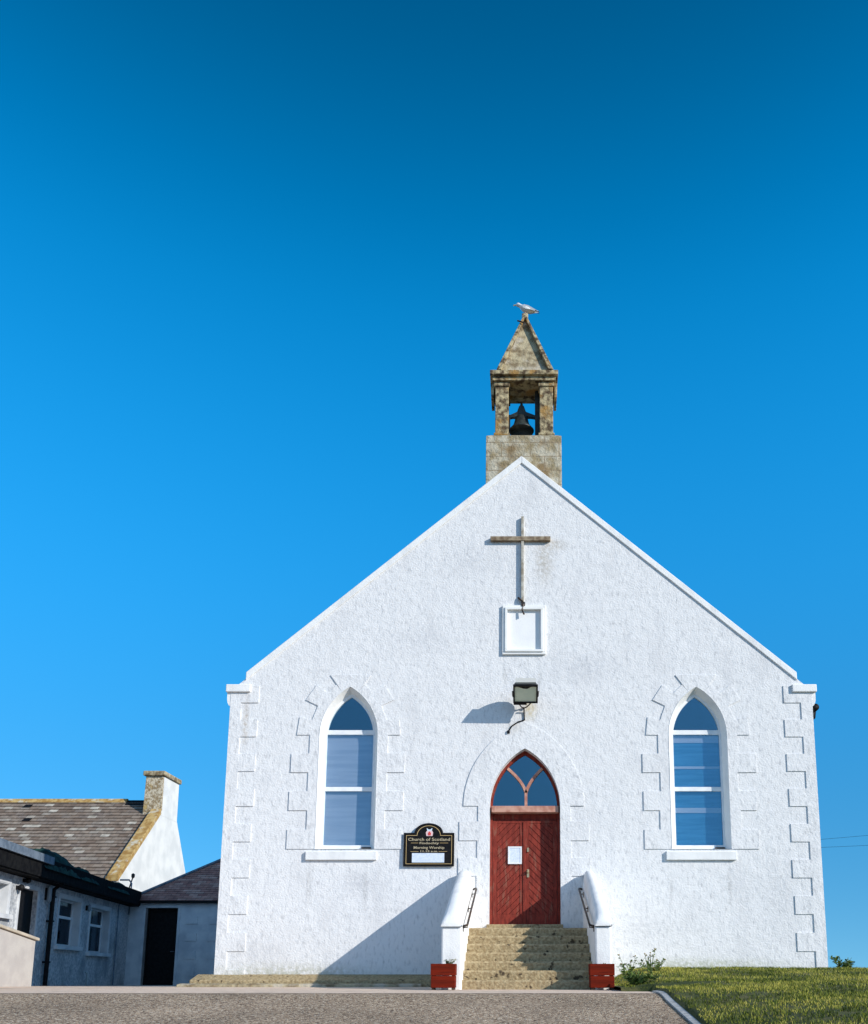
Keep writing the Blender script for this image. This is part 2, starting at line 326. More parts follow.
def build_asphalt():
    n = M_asph.node_tree; p = n.nodes['Principled BSDF']; p.inputs['Roughness'].default_value = .95; p.inputs['Specular IOR Level'].default_value = .2
    tc = n.nodes.new('ShaderNodeTexCoord'); v = n.nodes.new('ShaderNodeTexVoronoi'); v.inputs['Scale'].default_value = 58
    cr = n.nodes.new('ShaderNodeValToRGB'); sp = n.nodes.new('ShaderNodeSeparateColor')
    for i, (pos, c) in enumerate([(0, (.06, .042, .03)), (.25, (.19, .13, .088)), (.55, (.38, .275, .185)), (.85, (.52, .40, .28)), (1, (.66, .56, .44))]):
        e = cr.color_ramp.elements[i] if i < 2 else cr.color_ramp.elements.new(pos); e.position = pos; e.color = (*c, 1)
    nz = n.nodes.new('ShaderNodeTexNoise'); nz.inputs['Scale'].default_value = .8; nz.inputs['Detail'].default_value = 6
    mr = n.nodes.new('ShaderNodeMapRange'); mr.inputs[1].default_value = .3; mr.inputs[2].default_value = .7; mr.inputs[3].default_value = .78; mr.inputs[4].default_value = 1.15
    mu = n.nodes.new('ShaderNodeVectorMath'); mu.operation = 'SCALE'
    b = n.nodes.new('ShaderNodeBump'); b.inputs['Strength'].default_value = .8; b.inputs['Distance'].default_value = .012
    L = n.links.new
    L(tc.outputs['Object'], v.inputs['Vector']); L(v.outputs['Color'], sp.inputs[0]); L(sp.outputs[0], cr.inputs[0]); L(tc.outputs['Object'], nz.inputs['Vector'])
    L(nz.outputs[0], mr.inputs[0]); L(cr.outputs[0], mu.inputs[0]); L(mr.outputs[0], mu.inputs['Scale']); L(mu.outputs[0], p.inputs['Base Color'])
    L(v.outputs['Distance'], b.inputs['Height']); b.invert = True; L(b.outputs[0], p.inputs['Normal'])
build_asphalt()
M_apron = mat('pale_concrete_apron', (.70, .55, .43), .95, (.58, .44, .34), 6, .5, 60, (.38, .30, .23), 1.3, (.58, .75), detail=8)
M_lawn = mat('lawn_soil', (.06, .075, .018), 1, (.11, .10, .035), 7, .8, 30, (.035, .05, .012), 1.4, (.45, .65), detail=8)

bigx = [-2500, -600, -200, -80, -40] + fr(-26, 26, 52) + [40, 80, 200, 600, 2500]
bigy = [-600, -100, -40] + fr(-20, 30, 100) + [40, 70, 150, 500, 2500]
def gz(x, y):
    z = road_z(x, y) - .05
    if y > 30: z -= min(6, (y - 30) * .03)
    return z
grid(bigx, bigy, gz, 'ground', M_earth)
grid([-30, -20, -12, -6, -2, 0, KX], fr(-24, -5.55, 92), lambda x, y: road_z(x, y), 'road', M_asph)
grid([-40, -20, -12, -6, -2, 0, KX - .03], [-5.55, -5.5, -4, -3, -2, -1, 0, .3], lambda x, y: road_z(x, y) + .004, 'pavement', M_apron)
grid([-40, -20, -12, -6.1], [.3, 3, 6, 10, 14], lambda x, y: road_z(x, y) + .004, 'yard', M_apron)
lawn = grid(fr(1.42, 10, 70) + [14, 20, 40], fr(-17, 3, 130) + [8, 20, 40], lawn_z, 'lawn', M_lawn)
# kerb edging beside the road
def build_kerb():
    bm = B(); ys = fr(-17, -4.95, 40)
    prof = [(-.055, -.12), (-.055, .022), (.02, .03), (.02, -.12)]
    rings = [[bm.verts.new((KX + dx, y, road_z(KX, y) + dz)) for dx, dz in prof] for y in ys]
    for i in range(len(ys) - 1):
        for k in range(3): bm.faces.new([rings[i][k], rings[i][k + 1], rings[i + 1][k + 1], rings[i + 1][k]])
    bm.faces.new(rings[-1]); bm.faces.new(rings[0][::-1])
    bmesh.ops.recalc_face_normals(bm, faces=bm.faces)
    tag(obj('kerb', bm, M_kerb), kind='structure')
build_kerb()

# ------------------------------------------------------------------ grass
def blade_mat(name, c1, c2, c3, patch=False):
    m = bpy.data.materials.new(name); m.use_nodes = True; n = m.node_tree; p = n.nodes['Principled BSDF']; p.inputs['Roughness'].default_value = .7
    p.inputs['Specular IOR Level'].default_value = .2
    g = n.nodes.new('ShaderNodeNewGeometry'); cr = n.nodes.new('ShaderNodeValToRGB')
    for i, (pos, c) in enumerate([(0, c1), (.5, c2), (1, c3)]):
        e = cr.color_ramp.elements[i] if i < 2 else cr.color_ramp.elements.new(pos); e.position = pos; e.color = (*c, 1)
    if patch:
        tc = n.nodes.new('ShaderNodeTexCoord'); nz = n.nodes.new('ShaderNodeTexNoise'); nz.inputs['Scale'].default_value = 1.1; nz.inputs['Detail'].default_value = 6
        mr = n.nodes.new('ShaderNodeMapRange'); mr.inputs[1].default_value = .38; mr.inputs[2].default_value = .62; mr.inputs[3].default_value = -.4; mr.inputs[4].default_value = .55
        ad = n.nodes.new('ShaderNodeMath'); ad.use_clamp = True; n.links.new(tc.outputs['Object'], nz.inputs['Vector']); n.links.new(nz.outputs[0], mr.inputs[0])
        n.links.new(g.outputs['Random Per Island'], ad.inputs[0]); n.links.new(mr.outputs[0], ad.inputs[1]); n.links.new(ad.outputs[0], cr.inputs[0])
    else: n.links.new(g.outputs['Random Per Island'], cr.inputs[0])
    n.links.new(cr.outputs[0], p.inputs['Base Color'])
    return m
M_blade = blade_mat('grass_blades', (.04, .06, .008), (.15, .18, .016), (.40, .36, .07), True)
M_leaf = blade_mat('weed_leaves', (.04, .08, .015), (.09, .15, .03), (.20, .24, .06))
def grass():
    verts, faces = [], []
    def blade(x, y, z, h, wd, lean):
        a = random.uniform(0, 6.283); dx, dy = math.cos(a) * wd, math.sin(a) * wd
        b = random.uniform(0, 6.283); lx, ly = math.cos(b) * lean * h, math.sin(b) * lean * h
        i = len(verts)
        verts.extend([(x - dx, y - dy, z - .01), (x + dx, y + dy, z - .01), (x + dx * .6 + lx * .4, y + dy * .6 + ly * .4, z + h * .6), (x - dx * .6 + lx * .4, y - dy * .6 + ly * .4, z + h * .6), (x + lx, y + ly, z + h)])
        faces.append((i, i + 1, i + 2, i + 3)); faces.append((i + 3, i + 2, i + 4))
    for k in range(120000):
        y = -14 + 13.98 * random.random() ** .8
        x = random.uniform(KX + .05 if y < -4.45 else 1.5, 1.5 + (y + 19) * .46 + .8)
        nn = noise.noise(Vector((x * 1.3, y * 1.3, 3))); n2 = noise.noise(Vector((x * 5, y * 5, 9)))
        if n2 + nn * .6 < -.28 and random.random() < .75: continue
        h = random.uniform(.012, .040) * (1 + .9 * max(0, nn) + .5 * max(0, n2)) * (1.0 if x > KX + .3 else .8)
        if random.random() < .01: h *= 2
        blade(x, y, lawn_z(x, y), h, random.uniform(.003, .006), random.uniform(.2, 1.2))
    me = bpy.data.meshes.new('grass'); me.from_pydata(verts, [], faces)
    tag(obj('grass', me, M_blade), 'rough short green and straw coloured grass covering the lawn', 'grass', kind='stuff')
grass()

# ------------------------------------------------------------------ church
ZB = -.1
xl, xr = X(213, 973), X(828, 970)
xle, xre = X(232.5, 700), X(811.5, 700)
HW = (abs(xl) + abs(xr) + abs(xle) + abs(xre)) / 4
CX = (xl + xr + xle + xre) / 4
WL, WR = CX - HW, CX + HW
ZE = Z(690); ZA = Z(462); DEPTH = 17.0
church = thing('church', (CX, 0, 0), 'tall white harled gable church with bellcote, red door and two pointed windows', 'church')
# windows (opening) in metres
def win_spec(cx_px, l, r):
    return dict(xc=(X(l, 847) + X(r, 847)) / 2, hw=.585, zb=Z(849), zs=Z(735), zt=Z(687))
WINS = [win_spec(344, 314.3, 375.3), win_spec(701, 672.6, 730.8)]
DC = X(525, 860); DHW = (X(560.8, 900) - X(489.2, 900)) / 2; DZB = Z(925); DZS = Z(806); DZT = Z(748.5)
PZB, PZT, PXL, PXR = Z(655), Z(606), X(502.5, 630), X(545.5, 630)
hole_w = [arch(s['xc'], s['hw'], s['zb'], s['zs'], s['zt']) for s in WINS]
hole_d = arch(DC, DHW, DZB, DZS, DZT, 16)
outline = [(WL, ZB), (WR, ZB), (WR, ZE), (CX, ZA), (WL, ZE)]
obj('wall', plate([outline] + hole_w + [hole_d], 0, .6), M_harl, church)
bm = B()
box(bm, WL, WL + .5, .6, DEPTH, ZB - .3, ZE - .02); box(bm, WR - .5, WR, .6, DEPTH, ZB - .3, ZE - .02)
prism(bm, [(WL, ZB - .3), (WR, ZB - .3), (WR, ZE - .1), (CX, ZA - .1), (WL, ZE - .1)], DEPTH, DEPTH + .5)
obj('side_wall', bm, M_harl, church)
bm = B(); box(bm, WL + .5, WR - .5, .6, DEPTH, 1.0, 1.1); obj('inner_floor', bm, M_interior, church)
# roof
slope = (ZA - ZE) / HW
for sgn in (-1, 1):
    e = (CX + sgn * (HW + .12), ZE - .12 * slope - .1); t = (CX, ZA - .12)
    a, b = (e[0], .45, e[1]), (e[0], DEPTH + .6, e[1]); c, d = (t[0], DEPTH + .6, t[1]), (t[0], .45, t[1])
    o_ = obj('roof', slate_slope(a, b, c, d, .24) if sgn > 0 else slate_slope(b, a, d, c, .24), M_slate_grey, church)
bm = B()
for sgn in (-1, 1):
    e = (CX + sgn * (HW + .05), ZE - .05 * slope - .16); t = (CX, ZA - .16)
    vs = [bm.verts.new(p) for p in ((e[0], .5, e[1]), (e[0], DEPTH + .5, e[1]), (t[0], DEPTH + .5, t[1]), (t[0], .5, t[1]))]; bm.faces.new(vs)
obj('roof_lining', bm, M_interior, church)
# copings of the gable (skews), slightly proud of the wall
nx, nz_ = slope / math.hypot(1, slope), 1 / math.hypot(1, slope)
for sgn in (-1, 1):
    th, lo_ = .10, .035
    kx = CX + sgn * (HW - .28); kz = ZA - slope * (HW - .28)
    a = (CX, ZA + th / nz_); b = (kx, kz + th / nz_); c = (kx, kz - lo_); d = (CX, ZA - lo_)
    bm = prism(B(), [a, b, c, d], -.03, .62); obj('gable_coping', bm, M_white, church, bevel=.012)
    # kneeler block and corbel at the eaves
    ox = CX + sgn * (HW + .10); ix = CX + sgn * (HW - .40)
    bm = B(); box(bm, min(ox, ix), max(ox, ix), -.07, .62, ZE - .055, ZE + .105)
    k = obj('kneeler', bm, M_white, church, bevel=.015)
    cz = ZE - .057; wx = CX + sgn * (HW - .02)
    pts = [(wx, cz), (ox - sgn * .02, cz), (ox - sgn * .02, cz - .12)] + [(wx + sgn * .10 * math.cos(t), cz - .12 - .18 * math.sin(t)) for t in fr(0, math.pi / 2, 6)][1:]
    bm = prism(B(), pts, -.012, .6); obj('corbel', bm, M_white, k)
# rainwater gutter end at the right eaves, left one too
for sgn in (-1, 1):
    bm = B(); gx = CX + sgn * (HW + .14)
    tube(bm, [(gx, .64 if sgn < 0 else .2, ZE - .30), (gx, DEPTH, ZE - .30)], .075, 10)
    if sgn > 0: tube(bm, [(gx, .3, ZE - .30), (gx - .03, .3, ZE - .5), (gx - .1, .3, ZE - .62)], .045, 8)
    obj('gutter', bm, M_black, church, smooth=True)
# corner quoins
def quoins(sgn):
    bm = B(); edge = CX + sgn * HW; z = Z(686); h = (Z(686) - Z(970)) / 16.0
    for i in range(17):
        wd = .57 if i % 2 == 0 else .215
        z0 = z - h * (i + 1)
        if z0 < .05: z0 = .05
        if z - h * i < .1: break
        xa, xb = (edge - wd, edge + .006) if sgn > 0 else (edge - .006, edge + wd)
        jj = random.uniform(-.012, .012)
        if sgn > 0: xa += jj
        else: xb += jj
        box(bm, xa, xb, -.019, .3, z0, z - h * i)
    obj('corner_quoins', bm, M_harl, church)
quoins(-1); quoins(1)
# window surrounds with alternating blocks and arch stones
def surround(s):
    bm = B(); xc, hw, zb, zs, zt = s['xc'], s['hw'], s['zb'], s['zs'], s['zt']; n = 6; h = (zs - zb) / n
    for sg in (-1, 1):
        for i in range(n):
            wd = .55 if i % 2 == 0 else .20
            xa, xb = xc + sg * hw, xc + sg * (hw + wd + random.uniform(-.02, .02))
            box(bm, min(xa, xb), max(xa, xb), -.019, .06, zb + h * i, zb + h * (i + 1))
        ts = [(0, .22, .46), (.22, .44, .20), (.44, .66, .48), (.66, .84, .20)]
        for t0, t1, wd in ts:
            inner = [archpt(xc, hw, zs, zt, t0 + (t1 - t0) * k / 3) for k in range(4)]
            o0 = archpt(xc, hw, zs, zt, t0, wd); o1 = archpt(xc, hw, zs, zt, t1, wd)
            pts = inner + [o1, o0]
            if sg < 0: pts = [(2 * xc - x, z) for x, z in pts]
            prism(bm, pts, -.019, .06)
    ri = [archpt(xc, hw, zs, zt, t) for t in (.84, .92, 1)]; ro = archpt(xc, hw, zs, zt, .86, .44)
    pts = [(2 * xc - x, z) for x, z in ri] + ri[:2][::-1] + [ro] + [(2 * xc - ro[0], ro[1])]
    prism(bm, pts, -.019, .06)
    return bm
def loft(bm, a, b, ya, yb, close=True):
    va = [bm.verts.new((p[0], ya, p[1])) for p in a]; vb = [bm.verts.new((p[0], yb, p[1])) for p in b]; n = len(a)
    for i in range(n): bm.faces.new([va[i], va[(i + 1) % n], vb[(i + 1) % n], vb[i]])
def ring_plate(o1, o2, y0, y1): return plate([o1, o2], y0, y1)
M_vent = M_darkmetal
for wi, s in enumerate(WINS):
    xc, hw, zb, zs, zt = s['xc'], s['hw'], s['zb'], s['zs'], s['zt']
    obj('window_surround', surround(s), M_harl, church)
    win = obj('window', (lambda b: (loft(b, arch(xc, hw + .004, zb - .002, zs, zt + .004), arch(xc, hw - .075, zb + .02, zs, zt - .10), -.026, .17), b)[1])(B()), M_white, church)
    gi = hw - .115; gzb, gzt = Z(845.5, .2), zt - .165
    me = ring_plate(arch(xc, hw - .07, zb + .0, zs, zt - .095), arch(xc, gi, gzb, zs, gzt), .165, .235)
    obj('frame', me, M_frame, win)
    bm = B()
    for pa, pb in ((734.8, 730.2), (791.3, 787)): box(bm, xc - gi - .01, xc + gi + .01, .172, .23, Z(pa, .18), Z(pb, .18))
    obj('transom', bm, M_frame, win, bevel=.006)
    me = plate([arch(xc, gi + .015, gzb - .015, zs, gzt + .02)], .196, .200); obj('glass', me, M_glass, win)
    sl, sr = ((X(304.8, 855, -.1), X(376, 855, -.1)), (X(667, 855, -.1), X(737.3, 855, -.1)))[wi]
    bm = B(); hull8(bm, [(sl, -.06, Z(859.6, -.1)), (sr, -.06, Z(859.6, -.1)), (sr, .17, Z(859.6, -.1)), (sl, .17, Z(859.6, -.1)), (sl, -.06, Z(851.2, -.1)), (sr, -.06, Z(851.2, -.1)), (sr, .17, zb + .006), (sl, .17, zb + .006)])
    obj('sill', bm, M_white, win, bevel=.008)
    # small vents at the foot of the frame on the right
    bm = B(); box(bm, xc + gi - .17, xc + gi + .02, .13, .163, zb + .03, zb + .055); obj('sash_catch', bm, M_darkmetal, win)
    # added sheets behind the lower panes, coloured to imitate reflections in the glass
    if wi == 0:
        bm = B(); box(bm, xc - hw + .08, xc + hw - .08, .242, .25, zb + .03, Z(734, .25))
        tag(obj('reflection_sheet', bm, M_reflection), 'pale lavender sheet imitating reflections in the left church window', 'reflection sheet')
    else:
        wb = thing('reflection_sheet', (xc, .3, zb), 'blue sheet and pale bands imitating reflections in the right church window', 'reflection sheet')
        M_bb = mat('blue_pane_reflection', (.03, .20, .36), .9, (.07, .28, .46), 3, stretch=(.3, .3, 4))  # reflected blue of the panes put into the sheet's colour
        bm = B(); box(bm, xc - hw + .08, xc + hw - .08, .255, .262, zb + .03, Z(734, .25)); obj('blue_reflection', bm, M_bb, wb)
        for pa, pb in ((743, 736), (769, 766.5), (813, 808)):
            bm = B(); box(bm, xc - hw + .08, xc + hw - .08, .242, .25, Z(pa, .25), Z(pb, .25)); obj('pale_reflection_band', bm, M_reflection, wb)
# dark backing room wall
bm = B(); box(bm, WL + .5, WR - .5, 4.0, 4.1, 1.1, ZE + .2); obj('inner_partition', bm, mat('blue_inner_wall', (.03, .40, .62), .9), church)

# door surround
def door_surround():
    bm = B(); oc = X(523.8, 805); ohw = (X(584, 805) - X(463.5, 805)) / 2; ozt = Z(722); n = 16
    za = DZS
    ring = arch(oc, ohw, za, za, ozt, n)[1:]; inn = arch(DC, DHW, za, za, DZT, n)[1:]
    m = len(ring)
    for i in range(m - 1):
        prism(bm, [ring[i], ring[i + 1], inn[i + 1], inn[i]], -.019, .05)
    ys = [805, 821.5, 840.5, 858, 876, 894, 912]; ys = [Z(p) for p in ys]; ys[0] = za
    L = [478, 459.3, 477.3, 458.6, 477, 458]; Rr = [570.5, 589, 571, 590, 571, 590]
    for i in range(6):
        z1, z0 = ys[i], ys[i + 1]
        if i == 5: z0 = 1.0
        box(bm, X(L[i], 840), DC - DHW, -.019, .05, z0, z1); box(bm, DC + DHW, X(Rr[i], 840), -.019, .05, z0, z1)
    return bm
obj('door_surround', door_surround(), M_harl, church)
# door with fanlight
DY = .23
fr_o = arch(DC, DHW + .01, DZB, DZS, DZT + .01, 16); fr_i = arch(DC, DHW - .055, DZB - .2, DZS, DZT - .09, 16)
door = obj('door', plate([arch(DC, DHW + .01, DZB + .002, DZS, DZT + .01, 16), arch(DC, DHW - .05, DZB + .02, DZS, DZT - .085, 16)], DY - .035, DY + .05), M_red, church)
zt0, zt1 = Z(813.8, DY), Z(807.5, DY)
bm = B(); box(bm, DC - DHW + .03, DC + DHW - .03, DY - .19, DY + .03, zt0, zt1)
obj('transom', bm, M_redlight, door, bevel=.008)
bm = B(); box(bm, DC - DHW + .04, DC + DHW - .04, DY + .03, DY + .06, Z(821.5, DY), zt0 - .001); obj('head_board', bm, M_red, door)
def leaf(x0, x1, flip):
    z0, z1 = DZB + .02, Z(820.5, DY) - .005
    bm = B(); box(bm, x0, x1, DY + .012, DY + .05, z0, z1)
    st = .085
    box(bm, x0, x0 + st, DY - .012, DY + .01, z0, z1); box(bm, x1 - st, x1, DY - .012, DY + .01, z0, z1)
    box(bm, x0 + st + .001, x1 - st - .001, DY - .010, DY + .01, z0, z0 + .2); box(bm, x0 + st + .001, x1 - st - .001, DY - .010, DY + .01, z1 - .05, z1)
    # diagonal boards, each a chamfered strip clipped to the panel
    xa, xb, za, zb = x0 + st + .003, x1 - st - .003, z0 + .203, z1 - .053
    p = .098; tn = 1.0; k = -40
    while k < 60:
        c0 = k * p * 1.414; c1 = c0 + (p - .012) * 1.414; k += 1
        poly = []
        def clip(poly, f):
            out = []
            for i in range(len(poly)):
                a, b = poly[i], poly[(i + 1) % len(poly)]; fa, fb = f(a), f(b)
                if fa >= 0: out.append(a)
                if (fa >= 0) != (fb >= 0):
                    t = fa / (fa - fb); out.append((a[0] + (b[0] - a[0]) * t, a[1] + (b[1] - a[1]) * t))
            return out
        big = 6
        # strip: z = s*x + c
        s_ = 1 if not flip else -1
        xm = (xa + xb) / 2; zm = za
        poly = [(xm - big, zm - s_ * big + c0), (xm + big, zm + s_ * big + c0), (xm + big, zm + s_ * big + c1), (xm - big, zm - s_ * big + c1)]
        for f in (lambda q: q[0] - xa, lambda q: xb - q[0], lambda q: q[1] - za, lambda q: zb - q[1]):
            if len(poly) > 2: poly = clip(poly, f)
        if len(poly) > 2:
            ar = abs(sum(poly[i][0] * poly[(i + 1) % len(poly)][1] - poly[(i + 1) % len(poly)][0] * poly[i][1] for i in range(len(poly)))) / 2
            if ar > 2e-4: prism(bm, poly, DY - .004, DY + .014)
    return bm
xm = X(524.5, 870, DY)
l1 = obj('door_leaf', leaf(DC - DHW + .055, xm - .002, False), M_red, door)
l2 = obj('door_leaf', leaf(xm + .002, DC + DHW - .055, True), M_red, door)
bm = B(); box(bm, xm - .028, xm + .028, DY - .03, DY - .013, DZB + .03, Z(822, DY)); obj('centre_strip', bm, M_red, door, bevel=.006)
bm = B(); hx, hz = X(528, 871, DY), Z(872, DY)
lathe(bm, [(.012, -.035), (.02, -.02), (.028, 0), (.02, .02), (.012, .035)], (hx, DY - .07, hz), 12); tube(bm, [(hx, DY - .02, hz), (hx, DY - .08, hz)], .012, 8); box(bm, hx - .022, hx + .022, DY - .036, DY - .03, hz - .11, hz + .05)
obj('door_handle', bm, mat('brass', (.5, .4, .25), .35, metal=.6), door, smooth=False)
bm = B(); box(bm, hx - .02, hx + .02, DY - .04, DY - .03, Z(852, DY), Z(848, DY)); obj('lock', bm, mat('brass_lock', (.45, .35, .22), .4, metal=.6), door)
# fanlight: glass and Y tracery
me = plate([arch(DC, DHW - .045, zt1 - .01, DZS, DZT - .08, 16)], DY + .0, DY + .004)
fan = obj('fanlight', me, M_glass, door)
def tracery():
    bm = B(); cx = X(526, 800, DY); zb = zt1; fx = cx; zf = Z(792, DY)
    tube4 = []
    def bar(pts, w=.028):
        for i in range(len(pts) - 1):
            (x0, z0), (x1, z1) = pts[i], pts[i + 1]; dx, dz = x1 - x0, z1 - z0; L = math.hypot(dx, dz); nx, nz = -dz / L * w, dx / L * w
            e = .004
            prism(bm, [(x0 - nx - dx / L * e, z0 - nz - dz / L * e), (x1 - nx + dx / L * e, z1 - nz + dz / L * e), (x1 + nx + dx / L * e, z1 + nz + dz / L * e), (x0 + nx - dx / L * e, z0 + nz - dz / L * e)], DY - .06 + i * .0003, DY + .03 - i * .0003)
    bar([(cx, zb - .01), (cx, zf)])
    for sg in (-1, 1):
        P0 = (cx + sg * .004, zf - .02); tx_, tz_ = archpt(DC, DHW - .06, DZS, DZT - .09, .66)
        if sg < 0: tx_ = 2 * DC - tx_
        c = (cx + sg * .05, zf + .20); pts = []
        for k in range(9):
            t = k / 8; pts.append(((1 - t) ** 2 * P0[0] + 2 * t * (1 - t) * c[0] + t * t * tx_, (1 - t) ** 2 * P0[1] + 2 * t * (1 - t) * c[1] + t * t * tz_))
        bar(pts)
    return bm
obj('tracery', tracery(), M_redlight, door)

# blank panel above the door
bm = B()
def rframe(bm, x0, x1, z0, z1, w, y0, y1):
    box(bm, x0, x1, y0, y1, z1 - w, z1); box(bm, x0, x1, y0, y1, z0, z0 + w)
    box(bm, x0, x0 + w, y0, y1, z0 + w, z1 - w); box(bm, x1 - w, x1, y0, y1, z0 + w, z1 - w)
rframe(bm, PXL, PXR, PZB, PZT, .05, -.05, .02); rframe(bm, PXL + .05, PXR - .05, PZB + .05, PZT - .05, .05, -.075, .02)
panel = obj('wall_panel', bm, mat('panel_white_paint', (.84, .84, .82), .7, (.78, .78, .76), 4, .2, 40), church, bevel=.006)
bm = B(); box(bm, PXL + .1, PXR - .1, -.004, .02, PZB + .1, PZT - .1); obj('panel_face', bm, mat('fresh_white_paint', (.86, .86, .85), .7, (.82, .82, .82), 3, .2, 30), panel)

# footing ledge along the left part of the front
bm = B(); ple = X(450, 975, -.2)
pts = [(-.42, -.06), (-.42, .13), (0.0, .235), (.05, .235), (.05, -.06)]
prismx(bm, pts, WL - .33, -1.34); 
obj('plinth', bm, M_step, church, bevel=.02)
bm = B(); prismx(bm, [(-.62, -.06), (-.60, .05), (-.43, .07), (-.43, -.06)], WL - .50, -1.9); obj('plinth_kerb', bm, M_stone, church, bevel=.015)

# bellcote
BY0, BY1 = .12, 1.02
def bx_(l, r, py, Y=BY0): return X(l, py, Y), X(r, py, Y)
b0, b1 = bx_(486, 561.5, 445); zc = Z(434, BY0)
bell_c = (b0 + b1) / 2
bm = B(); box(bm, b0, b1, BY0, BY1, ZA - 1.1, zc - .04)
hull8(bm, [(b0 + .001, BY0 + .001, zc - .04), (b1 - .001, BY0 + .001, zc - .04), (b1 - .001, BY1 - .001, zc - .04), (b0 + .001, BY1 - .001, zc - .04), (b0 + .10, BY0 + .08, zc + .02), (b1 - .10, BY0 + .08, zc + .02), (b1 - .1, BY1 - .08, zc + .02), (b0 + .1, BY1 - .08, zc + .02)])
def stonework(base_cols, joint):
    m = mat('ashlar_sandstone', *base_cols[:1], .95, base_cols[1], 5, .9, 30, base_cols[2], 1.6, (.48, .60), bump2=.6, b2scale=12, detail=8)
    n = m.node_tree; p = n.nodes['Principled BSDF']
    src = p.inputs['Base Color'].links[0].from_socket
    tc = n.nodes.new('ShaderNodeTexCoord'); sp = n.nodes.new('ShaderNodeSeparateXYZ'); cb = n.nodes.new('ShaderNodeCombineXYZ'); ad = n.nodes.new('ShaderNodeMath')
    n.links.new(tc.outputs['Object'], sp.inputs[0]); n.links.new(sp.outputs[0], ad.inputs[0]); n.links.new(sp.outputs[1], ad.inputs[1]); n.links.new(ad.outputs[0], cb.inputs[0]); n.links.new(sp.outputs[2], cb.inputs[1])
    br = n.nodes.new('ShaderNodeTexBrick'); br.inputs['Scale'].default_value = 1; br.inputs['Brick Width'].default_value = .62; br.inputs['Row Height'].default_value = .33; br.inputs['Mortar Size'].default_value = .012
    br.inputs['Mortar Smooth'].default_value = .6
    mx = n.nodes.new('ShaderNodeMix'); mx.data_type = 'RGBA'; mx.inputs[7].default_value = (*joint, 1)
    n.links.new(cb.outputs[0], br.inputs['Vector']); n.links.new(br.outputs['Fac'], mx.inputs[0]); n.links.new(src, mx.inputs[6]); n.links.new(mx.outputs[2], p.inputs['Base Color'])
    return m
M_ashlar = stonework([(.50, .46, .36), (.30, .24, .14), (.24, .17, .09)], (.26, .20, .13))
cote = obj('bellcote', bm, M_ashlar, church, bevel=.01)
zk = Z(381, BY0 + .05)
pl0, pl1 = X(495.3, 405, BY0 + .1), X(508.5, 405, BY0 + .1); pr0, pr1 = X(539.7, 405, BY0 + .1), X(553, 405, BY0 + .1)
for (a, b) in ((pl0, pl1), (pr0, pr1)):
    for (ya, yb) in ((BY0 + .10, BY0 + .32), (BY1 - .32, BY1 - .10)):
        bm = B(); box(bm, a, b, ya, yb, zc + .02, zk); box(bm, a - .03, b + .03, ya - .03, yb + .03, zk - .1, zk - .001); box(bm, a - .03, b + .03, ya - .03, yb + .03, zc + .021, zc + .08)
        obj('pier', bm, M_stone2, cote, bevel=.012)
# lintel arch plates front/back side
c0, c1 = X(490, 375, BY0), X(558, 375, BY0); zq = Z(370.5, BY0 - .02)
bm = B()
cc = (pl1 + pr0) / 2; hw_ = (pr0 - pl1) / 2
for yy in (BY1 - .34,):
    pts = [(pl1, zk), (pl1, zk - .10)] + [(cc - hw_ * math.cos(t), zk - .10 + .08 * math.sin(t)) for t in fr(0, math.pi, 10)][1:-1] + [(pr0, zk - .10), (pr0, zk)]
    me = plate([pts], yy + .05, yy + .2)
    obj('lintel', me, M_stone2, cote)
bm = B(); box(bm, c0 + .05, c1 - .05, BY0 + .02, BY1 - .02, zk, zk + .10); box(bm, c0, c1, BY0 - .05, BY1 + .05, zk + .101, zq)
for x0 in (c0 + .05, c1 - .13):
    pass
obj('cornice', bm, M_stone2, cote, bevel=.012)
bm = B()
for (xa, xb) in ((c0 + .02, pl0 - .031), (pr1 + .031, c1 - .02)):
    prismx(bm, [(BY0 + .12, zk - .001), (BY1 - .12, zk - .001), (BY1 - .2, zk - .30), (BY0 + .2, zk - .30)], xa, xb)
obj('side_corbel', bm, M_stone2, cote, bevel=.01)
